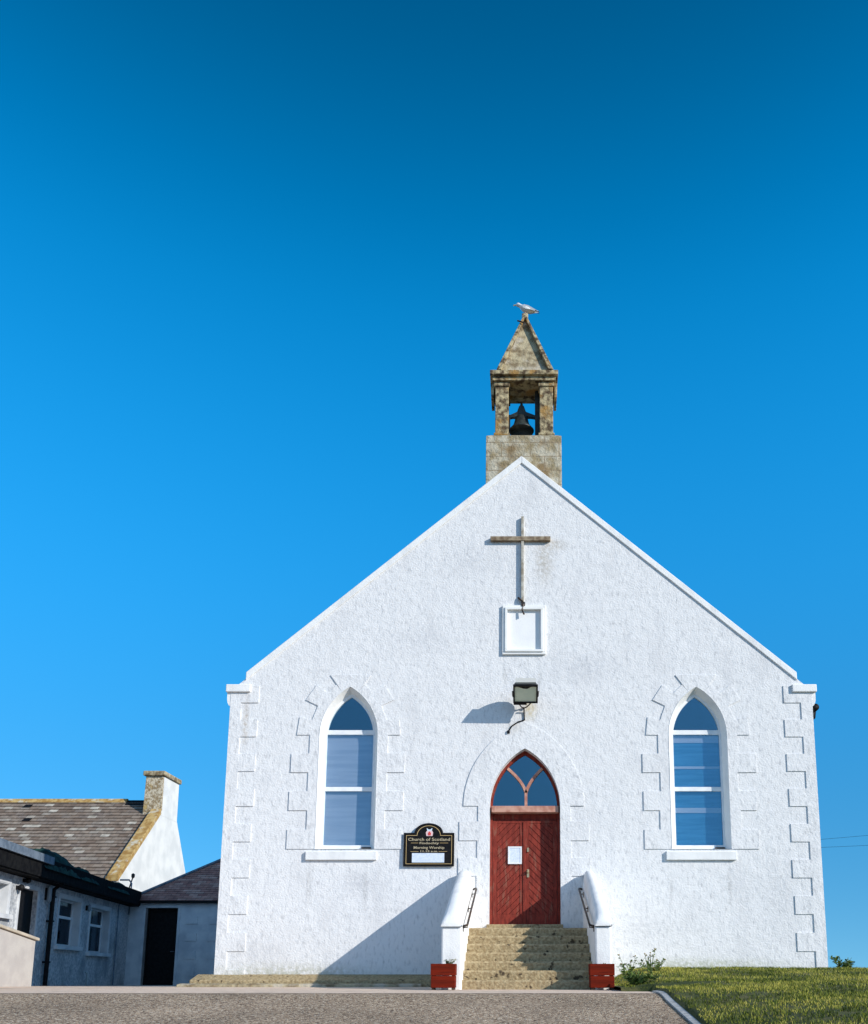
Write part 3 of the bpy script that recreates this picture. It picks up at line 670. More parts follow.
# spire: pyramid with raised hips
s0, s1 = X(498, 370, BY0), X(552, 370, BY0); sy0, sy1 = BY0 + .03, BY1 - .03; sc = (s0 + s1) / 2; syc = (sy0 + sy1) / 2
apx = X(523.6, 316, syc); za_ = Z(317, syc)
bm = B(); vb = [bm.verts.new(p) for p in ((s0, sy0, zq), (s1, sy0, zq), (s1, sy1, zq), (s0, sy1, zq))]; ap = bm.verts.new((sc, syc, za_ - .03))
bm.faces.new(vb[::-1])
for i in range(4): bm.faces.new([vb[i], vb[(i + 1) % 4], ap])
spire = obj('spire', bm, M_stone, cote)
bm = B()
for (x, y) in ((s0, sy0), (s1, sy0), (s1, sy1), (s0, sy1)):
    a = Vector((x, y, zq + .01)); b = Vector((sc, syc, za_ - .02)); N = 7
    pts = [a.lerp(b, k / N) for k in range(N + 1)]
    ox, oy = (.05 if x > sc else -.05), (-.07 if y < syc else .07)
    d = (b - a).normalized(); pr = Vector((ox, 0, .02)); 
    ha = .09
    # L-shaped rib: a box following the hip
    side = Vector((1, 0, 0)) * (1 if x > sc else -1); out = Vector((0, -1 if y < syc else 1, 0))
    A = [a + side * .03 + out * .09, a + side * .03 - out * .08, a - side * .075 - out * .08, a - side * .075 + out * .09]
    Bp = [b + side * .03 + out * .09, b + side * .03 - out * .03, b - side * .02 - out * .03, b - side * .02 + out * .09]
    va = [bm.verts.new(p) for p in A]; vb2 = [bm.verts.new(p) for p in Bp]
    fs = [bm.faces.new(va), bm.faces.new(vb2[::-1])] + [bm.faces.new([va[i], vb2[i], vb2[(i + 1) % 4], va[(i + 1) % 4]]) for i in range(4)]
    bmesh.ops.recalc_face_normals(bm, faces=fs)
obj('hip_rib', bm, M_stone2, spire, bevel=.008)
bm = B(); box(bm, sc - .07, sc + .07, syc - .09, syc + .09, za_ - .12, za_ + .04); obj('finial', bm, M_stone, spire, bevel=.02)
bm = B(); tube(bm, [(sc - .17, syc - .16, za_ - .22), (sc - .02, syc - .20, za_ - .30)], .016, 6); obj('iron_cramp', bm, M_darkmetal, spire)

# bell
by = (BY0 + BY1) / 2; bxc = X(521.5, 415, by)
zbell = Z(431, by)
bell = thing('church_bell', (bxc, by, zbell), 'dark bronze bell hanging in the open stone bellcote', 'bell')
bm = B(); lathe(bm, [(.27, 0), (.28, .02), (.24, .07), (.18, .15), (.155, .25), (.14, .33), (.09, .38), (.03, .40)], (bxc, by, zbell - .02), 28); obj('bell_body', bm, M_iron, bell, smooth=True)
bm = B(); z1 = zbell + .36
prism(bm, [(bxc - .30, z1 - .07), (bxc - .30, z1 - .01), (bxc - .10, z1 + .09), (bxc - .05, z1 + .24), (bxc + .05, z1 + .24), (bxc + .10, z1 + .09), (bxc + .34, z1 - .01), (bxc + .34, z1 - .07), (bxc + .12, z1 - .03), (bxc - .12, z1 - .03)], by - .04, by + .04)
obj('yoke', bm, M_iron, bell, bevel=.008)
bm = B(); lathe(bm, [(.02, 0), (.035, .04), (.02, .08)], (bxc, by, z1 + .24), 10); obj('yoke_finial', bm, M_iron, bell)
bm = B(); tube(bm, [(pl1 - .02, by, z1 - .04), (pr0 + .02, by, z1 - .04)], .025, 8); obj('axle', bm, M_iron, bell)
bm = B(); box(bm, pr0 - .10, pr0 - .005, by - .06, by + .06, zc + .02, zk - .001); box(bm, pl1 + .005, pl1 + .035, by - .06, by + .06, zc + .02, z1); obj('frame_post', bm, M_iron, bell)

# gull on the tip
def gull():
    zt = za_ + .04; gx = sc
    t = thing('gull', (gx, syc, zt), 'white and grey gull standing on the tip of the bellcote', 'gull')
    M_gw = mat('gull_white', (.82, .82, .80), .7, (.72, .72, .72), 12); M_gg = mat('gull_grey', (.42, .46, .50), .7, (.5, .53, .56), 14)
    bm = B(); k = 1.0; z0 = zt + .14
    prof = [(-.235, .125, .006, .006), (-.215, .13, .028, .03), (-.18, .135, .048, .05), (-.145, .12, .045, .052), (-.12, .085, .05, .06), (-.08, .05, .07, .078), (-.02, .025, .085, .085), (.05, .01, .08, .07), (.12, -.01, .055, .045), (.18, -.03, .03, .022), (.22, -.045, .016, .012)]
    rings = []
    for x, z, ry, rz in prof:
        rings.append([bm.verts.new((gx + .02 + x, syc + ry * math.cos(a), z0 + z + rz * math.sin(a))) for a in [2 * math.pi * j / 12 for j in range(12)]])
    fs = []
    for i in range(len(rings) - 1):
        for j in range(12): fs.append(bm.faces.new([rings[i][j], rings[i][(j + 1) % 12], rings[i + 1][(j + 1) % 12], rings[i + 1][j]]))
    fs.append(bm.faces.new(rings[0])); fs.append(bm.faces.new(rings[-1][::-1])); bmesh.ops.recalc_face_normals(bm, faces=fs)
    body = obj('body', bm, M_gw, t, smooth=True); sb = body.modifiers.new('s', 'SUBSURF'); sb.levels = sb.render_levels = 1
    bm = B(); tube(bm, [(gx - .205, syc, z0 + .128), (gx - .25, syc, z0 + .12), (gx - .27, syc, z0 + .105)], [.014, .010, .003], 6); obj('beak', bm, mat('beak_yellow', (.6, .42, .08), .5), t)
    for sg in (-1, 1):
        bm = B(); pts = [(-.09, .075), (-.03, .085), (.06, .06), (.16, .015), (.27, -.045), (.30, -.06), (.22, -.055), (.10, -.045), (.0, -.03), (-.07, .01)]
        y = syc + sg * .078
        a = [bm.verts.new((gx + .02 + x, y + sg * (-.03 if abs(x) > .15 else .012) - sg * .012, z0 + z)) for x, z in pts]; b = [bm.verts.new((gx + .02 + x, y + sg * (-.05 if abs(x) > .15 else -.01) - sg * .012, z0 + z)) for x, z in pts]
        n = len(pts); fs = [bm.faces.new(a), bm.faces.new(b[::-1])] + [bm.faces.new([a[i], b[i], b[(i + 1) % n], a[(i + 1) % n]]) for i in range(n)]
        bmesh.ops.recalc_face_normals(bm, faces=fs); wg = obj('wing', bm, M_gg, t)
        bm = B(); tube(bm, [(gx + .23, syc + sg * .035, z0 - .032), (gx + .33, syc + sg * .02, z0 - .07)], [.014, .004], 6); obj('wing_tip', bm, M_black, wg)
        bm = B(); tube(bm, [(gx + .02, syc + sg * .03, z0 - .04), (gx + .01, syc + sg * .03, zt + .008)], .007, 6); tube(bm, [(gx + .01, syc + sg * .03, zt + .008), (gx - .04, syc + sg * .035, zt + .006)], .006, 5); obj('leg', bm, mat('leg_pink', (.5, .35, .3), .6) if sg < 0 else bpy.data.materials['leg_pink'], t)
gull()

# ------------------------------------------------------------------ things on the wall
cx0 = X(522.6, 560, -.08)
cross = thing('wall_cross', (cx0, 0, Z(600, -.05)), 'weathered stone coloured cross fixed high on the white gable', 'cross')
bm = B(); box(bm, cx0 - .03, cx0 + .025, -.07, .01, Z(601, -.08), Z(516, -.08)); obj('upright', bm, mat('cross_upright_paint', (.50, .48, .42), .8, (.28, .24, .18), 8, .3, 30), cross, bevel=.005)
bm = B()
bxl, bxr = X(490.5, 538, -.09), X(550.5, 538, -.09)
box(bm, bxl, bxr, -.085, .008, Z(540.2, -.09), Z(536, -.09)); obj('crossbar', bm, M_cross, cross, bevel=.006)
bm = B(); box(bm, cx0 - .03, cx0 + .05, -.06, .01, Z(606, -.05), Z(602, -.05)); tube(bm, [(cx0 + .0, -.08, Z(603)), (cx0 - .06, -.05, Z(600)), (cx0 - .09, -.02, Z(598))], .02, 6); tube(bm, [(cx0 + .02, -.05, Z(605)), (cx0 - .01, -.07, Z(611)), (cx0 + .03, -.09, Z(616))], .018, 6)
obj('fixing_bracket', bm, M_darkmetal, cross)

# floodlight
FY = -.50; FC = at(525.5, 694, FY)
fl = thing('floodlight', (FC[0], 0, Z(705)), 'boxy dark floodlight on a bracket above the church door', 'floodlight')
FT = Matrix.Translation((FC[0], FY, FC[1])) @ Matrix.Rotation(R(48), 4, 'X')
fw, fh2 = .245, .205
def fobj(name, bm, m, par, **k):
    bmesh.ops.transform(bm, matrix=FT, verts=bm.verts); return obj(name, bm, m, par, **k)
bm = B(); rings = []
for k in range(9):
    t = k / 8; q = math.sqrt(max(.02, 1 - t * t * .95)); 
    rings.append([bm.verts.new(p) for p in ((-fw * .93 * q, .02 + .30 * t, -fh2 * .93 * q), (fw * .93 * q, .02 + .30 * t, -fh2 * .93 * q), (fw * .93 * q, .02 + .30 * t, fh2 * .93 * q), (-fw * .93 * q, .02 + .30 * t, fh2 * .93 * q))])
for k in range(8):
    for j in range(4): bm.faces.new([rings[k][j], rings[k][(j + 1) % 4], rings[k + 1][(j + 1) % 4], rings[k + 1][j]])
bm.faces.new(rings[0]); bm.faces.new(rings[-1]); bmesh.ops.recalc_face_normals(bm, faces=bm.faces)
fobj('housing', bm, mat('grey_aluminium', (.22, .22, .2), .5, (.12, .12, .11), 8), fl)
bm = B(); rframe(bm, -fw, fw, -fh2, fh2, .032, -.02, .03); fobj('bezel', bm, M_black, fl, bevel=.004)
bm = B(); box(bm, -fw + .03, fw - .03, 0, .012, -fh2 + .03, fh2 - .03); ln = fobj('lens', bm, M_lampglass, fl)
bm = B(); prism(bm, [(-.14, fh2 - .045), (.11, fh2 - .045), (.03, fh2 - .085), (-.04, fh2 - .08)], -.004, .006); fobj('reflector', bm, M_black, ln)
bm = B(); box(bm, -fw + .05, fw - .04, .03, .20, fh2 + .002, fh2 + .045); fobj('gear_box', bm, mat('pale_grey_paint', (.5, .5, .47), .6), fl)
bm = B(); box(bm, -fw + .01, fw - .22, .02, .2, -fh2 - .06, -fh2 - .002); fobj('junction_box', bm, M_black, fl)
bm = B(); wp = (X(524, 712), 0, Z(708))
for sx in (-1, 1):
    e = FT @ Vector((sx * (fw + .012), .10, 0)); g = FT @ Vector((sx * (fw + .012), .20, -fh2 * .8))
    tube(bm, [e, g, (wp[0] + sx * .05, -.06, wp[2]), wp], .013, 6)
obj('bracket', bm, M_darkmetal, fl)
bm = B(); cz = lambda px, py: (X(px, py, -.02), -.02, Z(py, -.02))
tube(bm, [(wp[0], -.1, wp[2] - .02), cz(524, 712), cz(524.5, 720), cz(518, 722), cz(512, 726), cz(508.5, 731)], .014, 7); lathe(bm, [(.0, 0), (.03, .01), (.03, .06), (0.001, .07)], (X(508.5, 731), -.03, Z(734)), 8)
obj('cable', bm, M_black, fl, smooth=True)

# notice board
def textmesh(body, size, x, z, y, ext=.002, width=None):
    cu = bpy.data.curves.new('t', 'FONT'); cu.body = body; cu.size = size; cu.align_x = 'CENTER'; cu.extrude = ext; cu.resolution_u = 2; cu.offset = .0008
    o = bpy.data.objects.new('t', cu); me = bpy.data.meshes.new_from_object(o); bpy.data.objects.remove(o); bpy.data.curves.remove(cu)
    xs = [v.co.x for v in me.vertices]; sx = 1 if not width else width / (max(xs) - min(xs))
    me.transform(Matrix.Translation((x, y, z)) @ Matrix.Rotation(R(90), 4, 'X') @ Matrix.Diagonal((sx, 1, 1, 1))); return me
NY = -.04
nx0, nx1 = X(404.2, 850, NY), X(453.6, 850, NY); nz0, nz1, nz2 = Z(865.8, NY), Z(833.5, NY), Z(823.8, NY); ncx = (X(415.2, 830, NY) + X(442.5, 830, NY)) / 2; nr = (X(442.5, 830, NY) - X(415.2, 830, NY)) / 2
nb = thing('notice_board', (ncx, NY, nz0), 'black church notice board with arched top and gilt lettering, left of the door', 'notice board')
def boardshape(e):
    r = nr - e; hz = nz2 - nz1 - 0
    arc = [(ncx + r * math.cos(t), nz1 - e + (hz) * math.sin(t)) for t in fr(0, math.pi, 20)]
    return [(nx0 + e, nz0 + e), (nx1 - e, nz0 + e), (nx1 - e, nz1 - e)] + arc + [(nx0 + e, nz1 - e)]
obj('board', plate([boardshape(0)], NY, -.002), M_black, nb)
obj('border', plate([boardshape(.035), boardshape(.043)], NY - .004, NY + .002), M_gold, nb)
obj('frame', plate([boardshape(-.012), boardshape(.018)], NY - .014, NY + .01), M_black, nb)
def bz(y): return Z(810 + y / 10.85, NY)
def bxx(x): return X(390 + x / 10.85, 850, NY)
tcx = (bxx(195) + bxx(650)) / 2
M_letter = mat('gilt_lettering', (.50, .42, .28), .5)
obj('lettering', textmesh('Church of Scotland', .085, tcx, bz(334), NY - .002, width=bxx(650) - bxx(195)), M_letter, nb)
obj('lettering', textmesh('Findochty', .06, tcx, bz(370), NY - .002, width=bxx(525) - bxx(315)), M_letter, nb)
obj('lettering', textmesh('Morning Worship', .072, tcx, bz(421), NY - .002, width=bxx(592) - bxx(258)), M_letter, nb)
obj('lettering', textmesh('11.15 a.m.', .05, tcx, bz(457), NY - .002, width=bxx(515) - bxx(325)), M_letter, nb)
bm = B()
for (xa, xb, yy) in ((225, 305, 358), (540, 630, 358), (222, 310, 450), (530, 620, 450)): box(bm, bxx(xa), bxx(xb), NY - .003, NY + .001, bz(yy) - .003, bz(yy) + .003)
obj('gilt_rule', bm, M_gold, nb)
bm = B(); ecx = bxx(425)
prism(bm, [(ecx - .06, bz(282)), (ecx + .06, bz(282)), (ecx + .072, bz(245)), (ecx + .05, bz(225)), (ecx - .05, bz(225)), (ecx - .072, bz(245))], NY - .004, NY + .001)
em = obj('emblem', bm, mat('emblem_pink_white', (.78, .55, .55), .6), nb)
bm = B(); prism(bm, [(ecx - .045, bz(226)), (ecx + .045, bz(226)), (ecx + .055, bz(196)), (ecx + .015, bz(212)), (ecx - .015, bz(212)), (ecx - .055, bz(196))], NY - .006, NY + .001); obj('emblem_crown', bm, mat('emblem_pale_blue', (.6, .72, .82), .6), em)
bm = B(); prism(bm, [(ecx - .025, bz(275)), (ecx + .025, bz(275)), (ecx + .032, bz(252)), (ecx, bz(232)), (ecx - .032, bz(252))], NY - .008, NY - .0045); obj('emblem_flame', bm, mat('emblem_red', (.6, .06, .06), .6), em)
bm = B(); box(bm, bxx(240), bxx(590), NY - .006, NY + .001, bz(570), bz(468)); tag(obj('paper_notice', bm, M_paper), 'pale blue white paper strip along the bottom of the black board', 'notice')
nbm = bpy.data.objects['paper_notice']
# paper on the door
py_ = DY - .03
px0, px1, pz0, pz1 = X(508, 855, py_), X(521.8, 855, py_), Z(864, py_), Z(846.5, py_)
dn = thing('door_notice', ((px0 + px1) / 2, py_, pz0), 'small white framed sheet pinned to the left leaf of the red door', 'notice')
bm = B(); rframe(bm, px0, px1, pz0, pz1, .03, py_ - .006, DY - .005); obj('frame', bm, M_frame, dn)
bm = B(); box(bm, px0 + .028, px1 - .028, py_ + .002, DY - .005, pz0 + .028, pz1 - .028); obj('sheet', bm, M_paper, dn)

# ------------------------------------------------------------------ entrance steps with side walls
st = thing('entrance_steps', (.08, -3.1, 0), 'sandy stone steps between white walls leading up to the red door', 'steps')
SXL, SXR = -.98, 1.16; NR = 7; TOPZ = Z(927.8, -1.2); RISE = TOPZ / NR; TR = .30; Y0 = -3.0
bm = B()
for i in range(NR):
    y0 = Y0 + TR * i; y1 = Y0 + TR * (i + 1) if i < NR - 1 else -.001
    xa, xb = (SXL - .12, SXR + .02) if i > 0 else (SXL - .22, SXR + .02)
    if i < NR - 1: y1 += .05
    zt_ = RISE * (i + 1)
    segs = 22; row_t, row_f = [], []
    # worn nosing: step front built as a strip with small random offsets
    box(bm, xa, xb, y0 + .03, y1, -.05 if i == 0 else RISE * i - .02, zt_ - .012)
    pts = []
    for k in range(segs + 1):
        x = xa + (xb - xa) * k / segs; n1 = noise.noise(Vector((x * 4, i * 3.1, 0))) * .012 + noise.noise(Vector((x * 15, i * 7.7, 2))) * .008
        pts.append((x, n1))
    A = [bm.verts.new((x, y0 + n_, -.04 if i == 0 else RISE * i - .005)) for x, n_ in pts]
    Bv = [bm.verts.new((x, y0 - .006 + n_ * .7, zt_ - .03 + n_ * .4)) for x, n_ in pts]
    Cv = [bm.verts.new((x, y0 + .022 + n_ * .5, zt_ + n_ * .4)) for x, n_ in pts]
    Dv = [bm.verts.new((x, y1, zt_)) for x, n_ in pts]
    for k in range(segs):
        for P, Q in ((A, Bv), (Bv, Cv), (Cv, Dv)): bm.faces.new([P[k], P[k + 1], Q[k + 1], Q[k]])
obj('treads', bm, M_step, st, smooth=False)
bm = B(); box(bm, DC - DHW - .04, DC + DHW + .03, -.28, DY + .02, TOPZ - .05, DZB); obj('threshold', bm, M_step, st, bevel=.012)
def sidewall(sg):
    xi, xo = (SXR, SXR + .26) if sg > 0 else (SXL - .33, SXL)
    if sg < 0: xi, xo = xo, xi      # inner, outer
    zp = Z(926.5, -3.1); ztop = Z(872, -.05)
    bm = B(); xa, xb = min(xi, xo), max(xi, xo)
    fx = .0
    # wall body below the coping
    zend = ztop - .20
    pts = [(-3.10, -.05), (-3.10, zp), (-2.95, zp + .02), (-.02, zend), (.01, zend), (.01, -.05)]
    prismx(bm, pts, xa, xb)
    wl = obj('side_wall', bm, M_white, st, bevel=.03)
    # rounded coping: half-round section swept up the slope, bulging at the front end
    bm = B(); path = [(-3.14, zp + .005), (-3.15, zp + .08), (-3.10, zp + .17), (-2.9, zp + .27)]
    n = 8
    p0 = (-2.9, zp + .27); p1 = (-.35, ztop - .02)
    path += [(p0[0] + (p1[0] - p0[0]) * k / n, p0[1] + (p1[1] - p0[1]) * k / n + .03 * math.sin(math.pi * k / n)) for k in range(1, n + 1)]
    path += [(-.15, ztop + .02), (.0, ztop - .03)]
    xm_ = (xa + xb) / 2; hw2 = (xb - xa) / 2 + .004
    rings = []
    for j, (y, z) in enumerate(path):
        # base line follows the wall top
        if y <= -2.95: zb_ = zp + .003
        else: zb_ = zp + (zend - zp) * min(1, (y + 2.95) / 2.93) - .02
        wj = hw2 * (1 - .18 * max(0, (y + 3.0) / 3.0)) * (1 + .02 * math.sin(j * 1.3))
        ring = []
        for a in fr(0, math.pi, 10):
            ca, sa = math.cos(a), math.sin(a)
            xx = xm_ + wj * (abs(ca) ** .62) * (1 if ca > 0 else -1)
            ring.append(bm.verts.new((xx, y, zb_ + max(.001, (z - zb_)) * (sa ** .7 if sa > 0 else 0))))
        rings.append(ring)
    for j in range(len(rings) - 1):
        for k in range(len(rings[0]) - 1): bm.faces.new([rings[j][k], rings[j][k + 1], rings[j + 1][k + 1], rings[j + 1][k]])
    bm.faces.new(rings[0]); bm.faces.new(rings[-1][::-1]); bmesh.ops.recalc_face_normals(bm, faces=bm.faces)
    for v in bm.verts: v.co += Vector((1, 0, 1)) * noise.noise(v.co * 2.5) * .012
    obj('coping', bm, M_white, wl, smooth=True)
    # handrail
    bm = B(); rx = xi - sg * .075
    a = Vector((rx, -2.95, Z(925, -2.95))); b = Vector((rx, -.18, Z(889, -.18)))
    tube(bm, [a + Vector((sg * .07, 0, -.02)), a, a.lerp(b, .33), a.lerp(b, .66), b, b + Vector((sg * .02, .1, .02)), b + Vector((sg * .075, .12, .0))], .019, 8)
    h = obj('handrail', bm, M_darkmetal, wl, smooth=True)
    bm = B()
    for t in (.02, .5, .93):
        c = a.lerp(b, t); tube(bm, [c, c + Vector((0, 0, -.05)), c + Vector((sg * .085, 0, -.06))], .011, 6); box(bm, min(xi - sg * .012, xi), max(xi - sg * .012, xi), c.y - .04, c.y + .04, c.z - .12, c.z - .02)
    obj('rail_bracket', bm, M_darkmetal, h)
sidewall(-1); sidewall(1)

# ------------------------------------------------------------------ planters
def planter():
    t = thing('planter', (0, 0, 0), '', 'planter')
    w2, d2, h = .185, .17, .375
    for i in range(2):
        z0 = .035 + i * (h / 2 - .0)
        bm = B(); e = .006 * i
        box(bm, -w2 - e, w2 + e, -d2 - e, -d2 + .025, z0, z0 + h / 2 - .008); box(bm, -w2 - e, w2 + e, d2 - .025, d2 + e, z0, z0 + h / 2 - .008)
        box(bm, -w2 - e, -w2 + .025, -d2 + .026, d2 - .026, z0, z0 + h / 2 - .008); box(bm, w2 - .025, w2 + e, -d2 + .026, d2 - .026, z0, z0 + h / 2 - .008)
        obj('board_band', bm, M_redwood, t, bevel=.005)
    bm = B()
    for sx in (-1, 1):
        for sy in (-1, 1): box(bm, sx * (w2 - .03) - .02, sx * (w2 - .03) + .02, sy * (d2 - .045) - .015, sy * (d2 - .045) + .015, 0, h - .02)
    box(bm, -w2 + .026, w2 - .026, -d2 + .026, d2 - .026, .04, .05); obj('foot', bm, mat('planter_foot_wood', (.07, .05, .04), .8, (.1, .07, .05), 8), t)
    bm = B(); box(bm, -w2 + .026, w2 - .026, -d2 + .026, d2 - .026, .26, h - .03)
    bmesh.ops.subdivide_edges(bm, edges=bm.edges, cuts=4, use_grid_fill=True)
    for v in bm.verts:
        if v.co.z > h - .04: v.co.z += noise.noise(v.co * 20) * .015
    obj('soil', bm, M_soil, t)
    return t
pA = planter()
def clone(o, parent=None):
    c = o.copy(); COL.objects.link(c); c.parent = parent
    for ch in list(o.children): clone(ch, c)
    return c
pB = clone(pA)
YP = -3.35
pA.location = (X(443.8, 975, YP), YP, .004); pA['label'] = 'red wooden planter box at the foot of the left stair wall, beside bare paving'
pB.location = (X(601.5, 975, YP), YP, .004); pB['label'] = 'red wooden planter box at the foot of the right stair wall, beside the lawn'
for p_ in (pA, pB): p_['group'] = 'red planters flanking the steps'

def leafy(name, loc, label, n_stems, h, spread, leafs, ls, seed, cat='plant', m=None, flowers=0):
    rnd = random.Random(seed); t = thing(name, loc, label, cat); v, f = [], []; bm = B(); fl_pts = []
    for s_ in range(n_stems):
        a = rnd.uniform(0, 6.283); rr = rnd.uniform(0, spread * .35); hh = h * rnd.uniform(.55, 1)
        b = Vector((loc[0] + rr * math.cos(a), loc[1] + rr * math.sin(a) * .6, loc[2] - .01)); tp = b + Vector((math.cos(a) * spread * rnd.uniform(.2, .8), math.sin(a) * spread * .5, hh))
        mid = b.lerp(tp, .5) + Vector((0, 0, hh * .12)); tube(bm, [b, mid, tp], [.006, .004, .002], 5); fl_pts.append(tp)
        for k in range(leafs):
            tt = rnd.uniform(.1, 1); c = b.lerp(mid, tt * 2) if tt < .5 else mid.lerp(tp, tt * 2 - 1)
            d = Vector((rnd.uniform(-1, 1), rnd.uniform(-1, 1), rnd.uniform(-.3, .8))).normalized(); L = ls * rnd.uniform(.5, 1.2) * (1.2 - tt * .5)
            sd = d.cross(Vector((rnd.uniform(-1, 1), rnd.uniform(-1, 1), 1))).normalized() * L * .28; i = len(v)
            v += [c, c + d * L * .5 + sd, c + d * L, c + d * L * .5 - sd]; f.append((i, i + 1, i + 2, i + 3))
    obj('stem', bm, mat('stem_green', (.10, .12, .04), .8), t)
    me = bpy.data.meshes.new('leaves'); me.from_pydata([tuple(q) for q in v], [], f); obj('leaves', me, m or M_leaf, t)
    if flowers:
        bm = B()
        for q in fl_pts[:flowers]: lathe(bm, [(.004, -.012), (.016, 0), (.004, .014)], q, 6)
        obj('flower_head', bm, mat('dry_flower', (.30, .22, .10), .9), t)
    return t
leafy('potted_plant', (pA.location.x + .08, YP, .37), 'small grey green plant growing in the left red planter', 9, .13, .16, 12, .05, 1, m=blade_mat('grey_leaves', (.12, .14, .08), (.25, .27, .18), (.40, .40, .28)))
leafy('potted_plant', (pB.location.x + .03, YP, .37), 'sparse low sprig growing in the right red planter', 4, .06, .10, 6, .04, 2)
gz0 = lambda x, y: lawn_z(x, y)
leafy('weed_clump', (1.78, -2.6, gz0(1.78, -2.6)), 'tall straggly green weed just right of the right planter', 10, .44, .30, 14, .085, 3, flowers=6)
leafy('weed_clump', (2.15, -2.3, gz0(2.15, -2.3)), 'taller thin weed with brown seed heads in front of the white wall', 6, .44, .26, 9, .07, 4, flowers=5)
leafy('weed_clump', (1.75, -3.9, gz0(1.75, -3.9)), 'low bushy green weed at the pavement edge by the right planter', 22, .20, .34, 18, .08, 5)
leafy('weed_clump', (2.3, -1.6, gz0(2.3, -1.6)), 'low yellow green weed at the foot of the white wall right of the steps', 12, .22, .36, 12, .07, 6, flowers=4)
cxr = X(842, 968, .6)
leafy('leafy_shrub', (cxr + .08, .6, .28), 'leafy green shrub at the right hand corner of the church', 15, .34, .34, 18, .10, 8)

# ------------------------------------------------------------------ overhead wires far right
for (pl, pr, lab) in (((820, 839.5), (868, 835.5), 'thin dark overhead wire right of the church, the upper of two'), ((820, 847.5), (868, 845.5), 'thin dark overhead wire right of the church, the lower of two')):
    Yw = 40.0; xa, za1 = at(pl[0], pl[1], Yw); xb, zb1 = at(pr[0], pr[1], Yw); sl_ = (zb1 - za1) / (xb - xa); bm = B()
    pts = []
    for k in range(21):
        x = xa - 22 + 52 * k / 20; pts.append((x, Yw, za1 + sl_ * (x - xa) + .0009 * (x - xa) ** 2))
    tube(bm, pts, .009, 5); tag(obj('overhead_wire', bm, M_black), lab, 'wire', 'overhead wires right of the church')

# ------------------------------------------------------------------ left hand buildings
LS = 1.06
def YL(D): return D * LS + CAMY
# annexe between church and wing
AY = YL(29.0)
ax0 = X(123.5, 985, AY); ax0 = (ax0 + X(130.6, 903, AY)) / 2; ax1 = WL
aze = Z(901.5, AY); azb = -.5
annex = thing('annexe', ((ax0 + ax1) / 2, AY, -.15), 'low white annexe with dark open doorway and purple slate roof beside the church', 'annexe')
dxl, dxr = X(143.4, 945, AY), X(175.8, 945, AY); dzt = Z(907.8, AY)
obj('wall', plate([[(ax0, azb), (dxl, azb), (dxl, dzt), (dxr, dzt), (dxr, azb), (ax1, azb), (ax1, aze), (ax0, aze)]], AY, AY + .35), M_smooth, annex)
bm = B(); box(bm, ax0, ax0 + .3, AY + .35, AY + 5, azb, aze - .01); box(bm, ax0, ax1, AY + 5, AY + 5.3, azb, aze - .01); obj('rear_wall', bm, M_smooth, annex)
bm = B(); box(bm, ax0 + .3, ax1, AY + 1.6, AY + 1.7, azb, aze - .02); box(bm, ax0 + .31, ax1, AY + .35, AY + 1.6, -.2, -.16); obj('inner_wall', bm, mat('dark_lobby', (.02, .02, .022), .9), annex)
bm = B(); box(bm, dxl + .02, dxr - .02, AY + .24, AY + .29, -.16, dzt - .02); box(bm, dxl + .002, dxl + .05, AY + .18, AY + .30, -.16, dzt - .002); box(bm, dxr - .05, dxr - .002, AY + .18, AY + .30, -.16, dzt - .002)
ad_ = obj('door', bm, M_black, annex)
bm = B(); tube(bm, [(dxr - .14, AY + .24, .95), (dxr - .14, AY + .19, .95), (dxr - .24, AY + .19, .95)], .012, 6); obj('door_handle', bm, M_lead, ad_)
# raised blocks right of the annexe door
bm = B(); q = 0
for pyq in (924, 941, 959, 976):
    for (l, r) in ((184.5, 196), (207.5, 216)): box(bm, X(l, 945, AY), X(r, 945, AY) + (.3 if r > 210 else 0), AY - .025, AY + .02, Z(pyq, AY) - .0, Z(pyq, AY) + .26)
obj('raised_block', bm, M_smooth, annex)
bm = B(); box(bm, dxl - .09, dxl - .001, AY - .02, AY + .05, azb, dzt + .09); box(bm, dxr + .001, dxr + .09, AY - .02, AY + .05, azb, dzt + .09); box(bm, dxl, dxr, AY - .02, AY + .05, dzt + .001, dzt + .09); obj('door_margin', bm, M_smooth, annex)
# hipped roof
hs_ = 3.0; tanp = .70; ov = .16
e0 = Vector((ax0 - .05, AY - ov, aze + .02)); e1 = Vector((ax1 + .1, AY - ov, aze + .02)); t0 = e0 + Vector((hs_, hs_, hs_ * tanp)); t1 = Vector((ax1 + .1, t0.y, t0.z))
rf = obj('roof', slate_slope(e0, e1, t1, t0, .16, .012), M_slate_purple, annex)
bm = B(); b0v = e0 + Vector((0, 2 * hs_, 0)); 
vs = [bm.verts.new(p) for p in (e0, t0, b0v)]; bm.faces.new(vs)
vs = [bm.verts.new(p) for p in (b0v, t0, t1, Vector((t1.x, b0v.y, b0v.z)))]; bm.faces.new(vs); obj('roof_back', bm, M_slate_purple, rf)
bm = B(); d = (t0 - e0).normalized(); tube(bm, [e0 + Vector((0, 0, .03)), t0 + Vector((0, 0, .04)), t1 + Vector((0, 0, .04))], .05, 8); obj('hip_cap', bm, M_lead, rf, smooth=True)
bm = B(); box(bm, ax0 - .05, ax1, AY - ov - .03, AY + .0, aze - .06, aze + .015); obj('gutter', bm, M_black, annex)

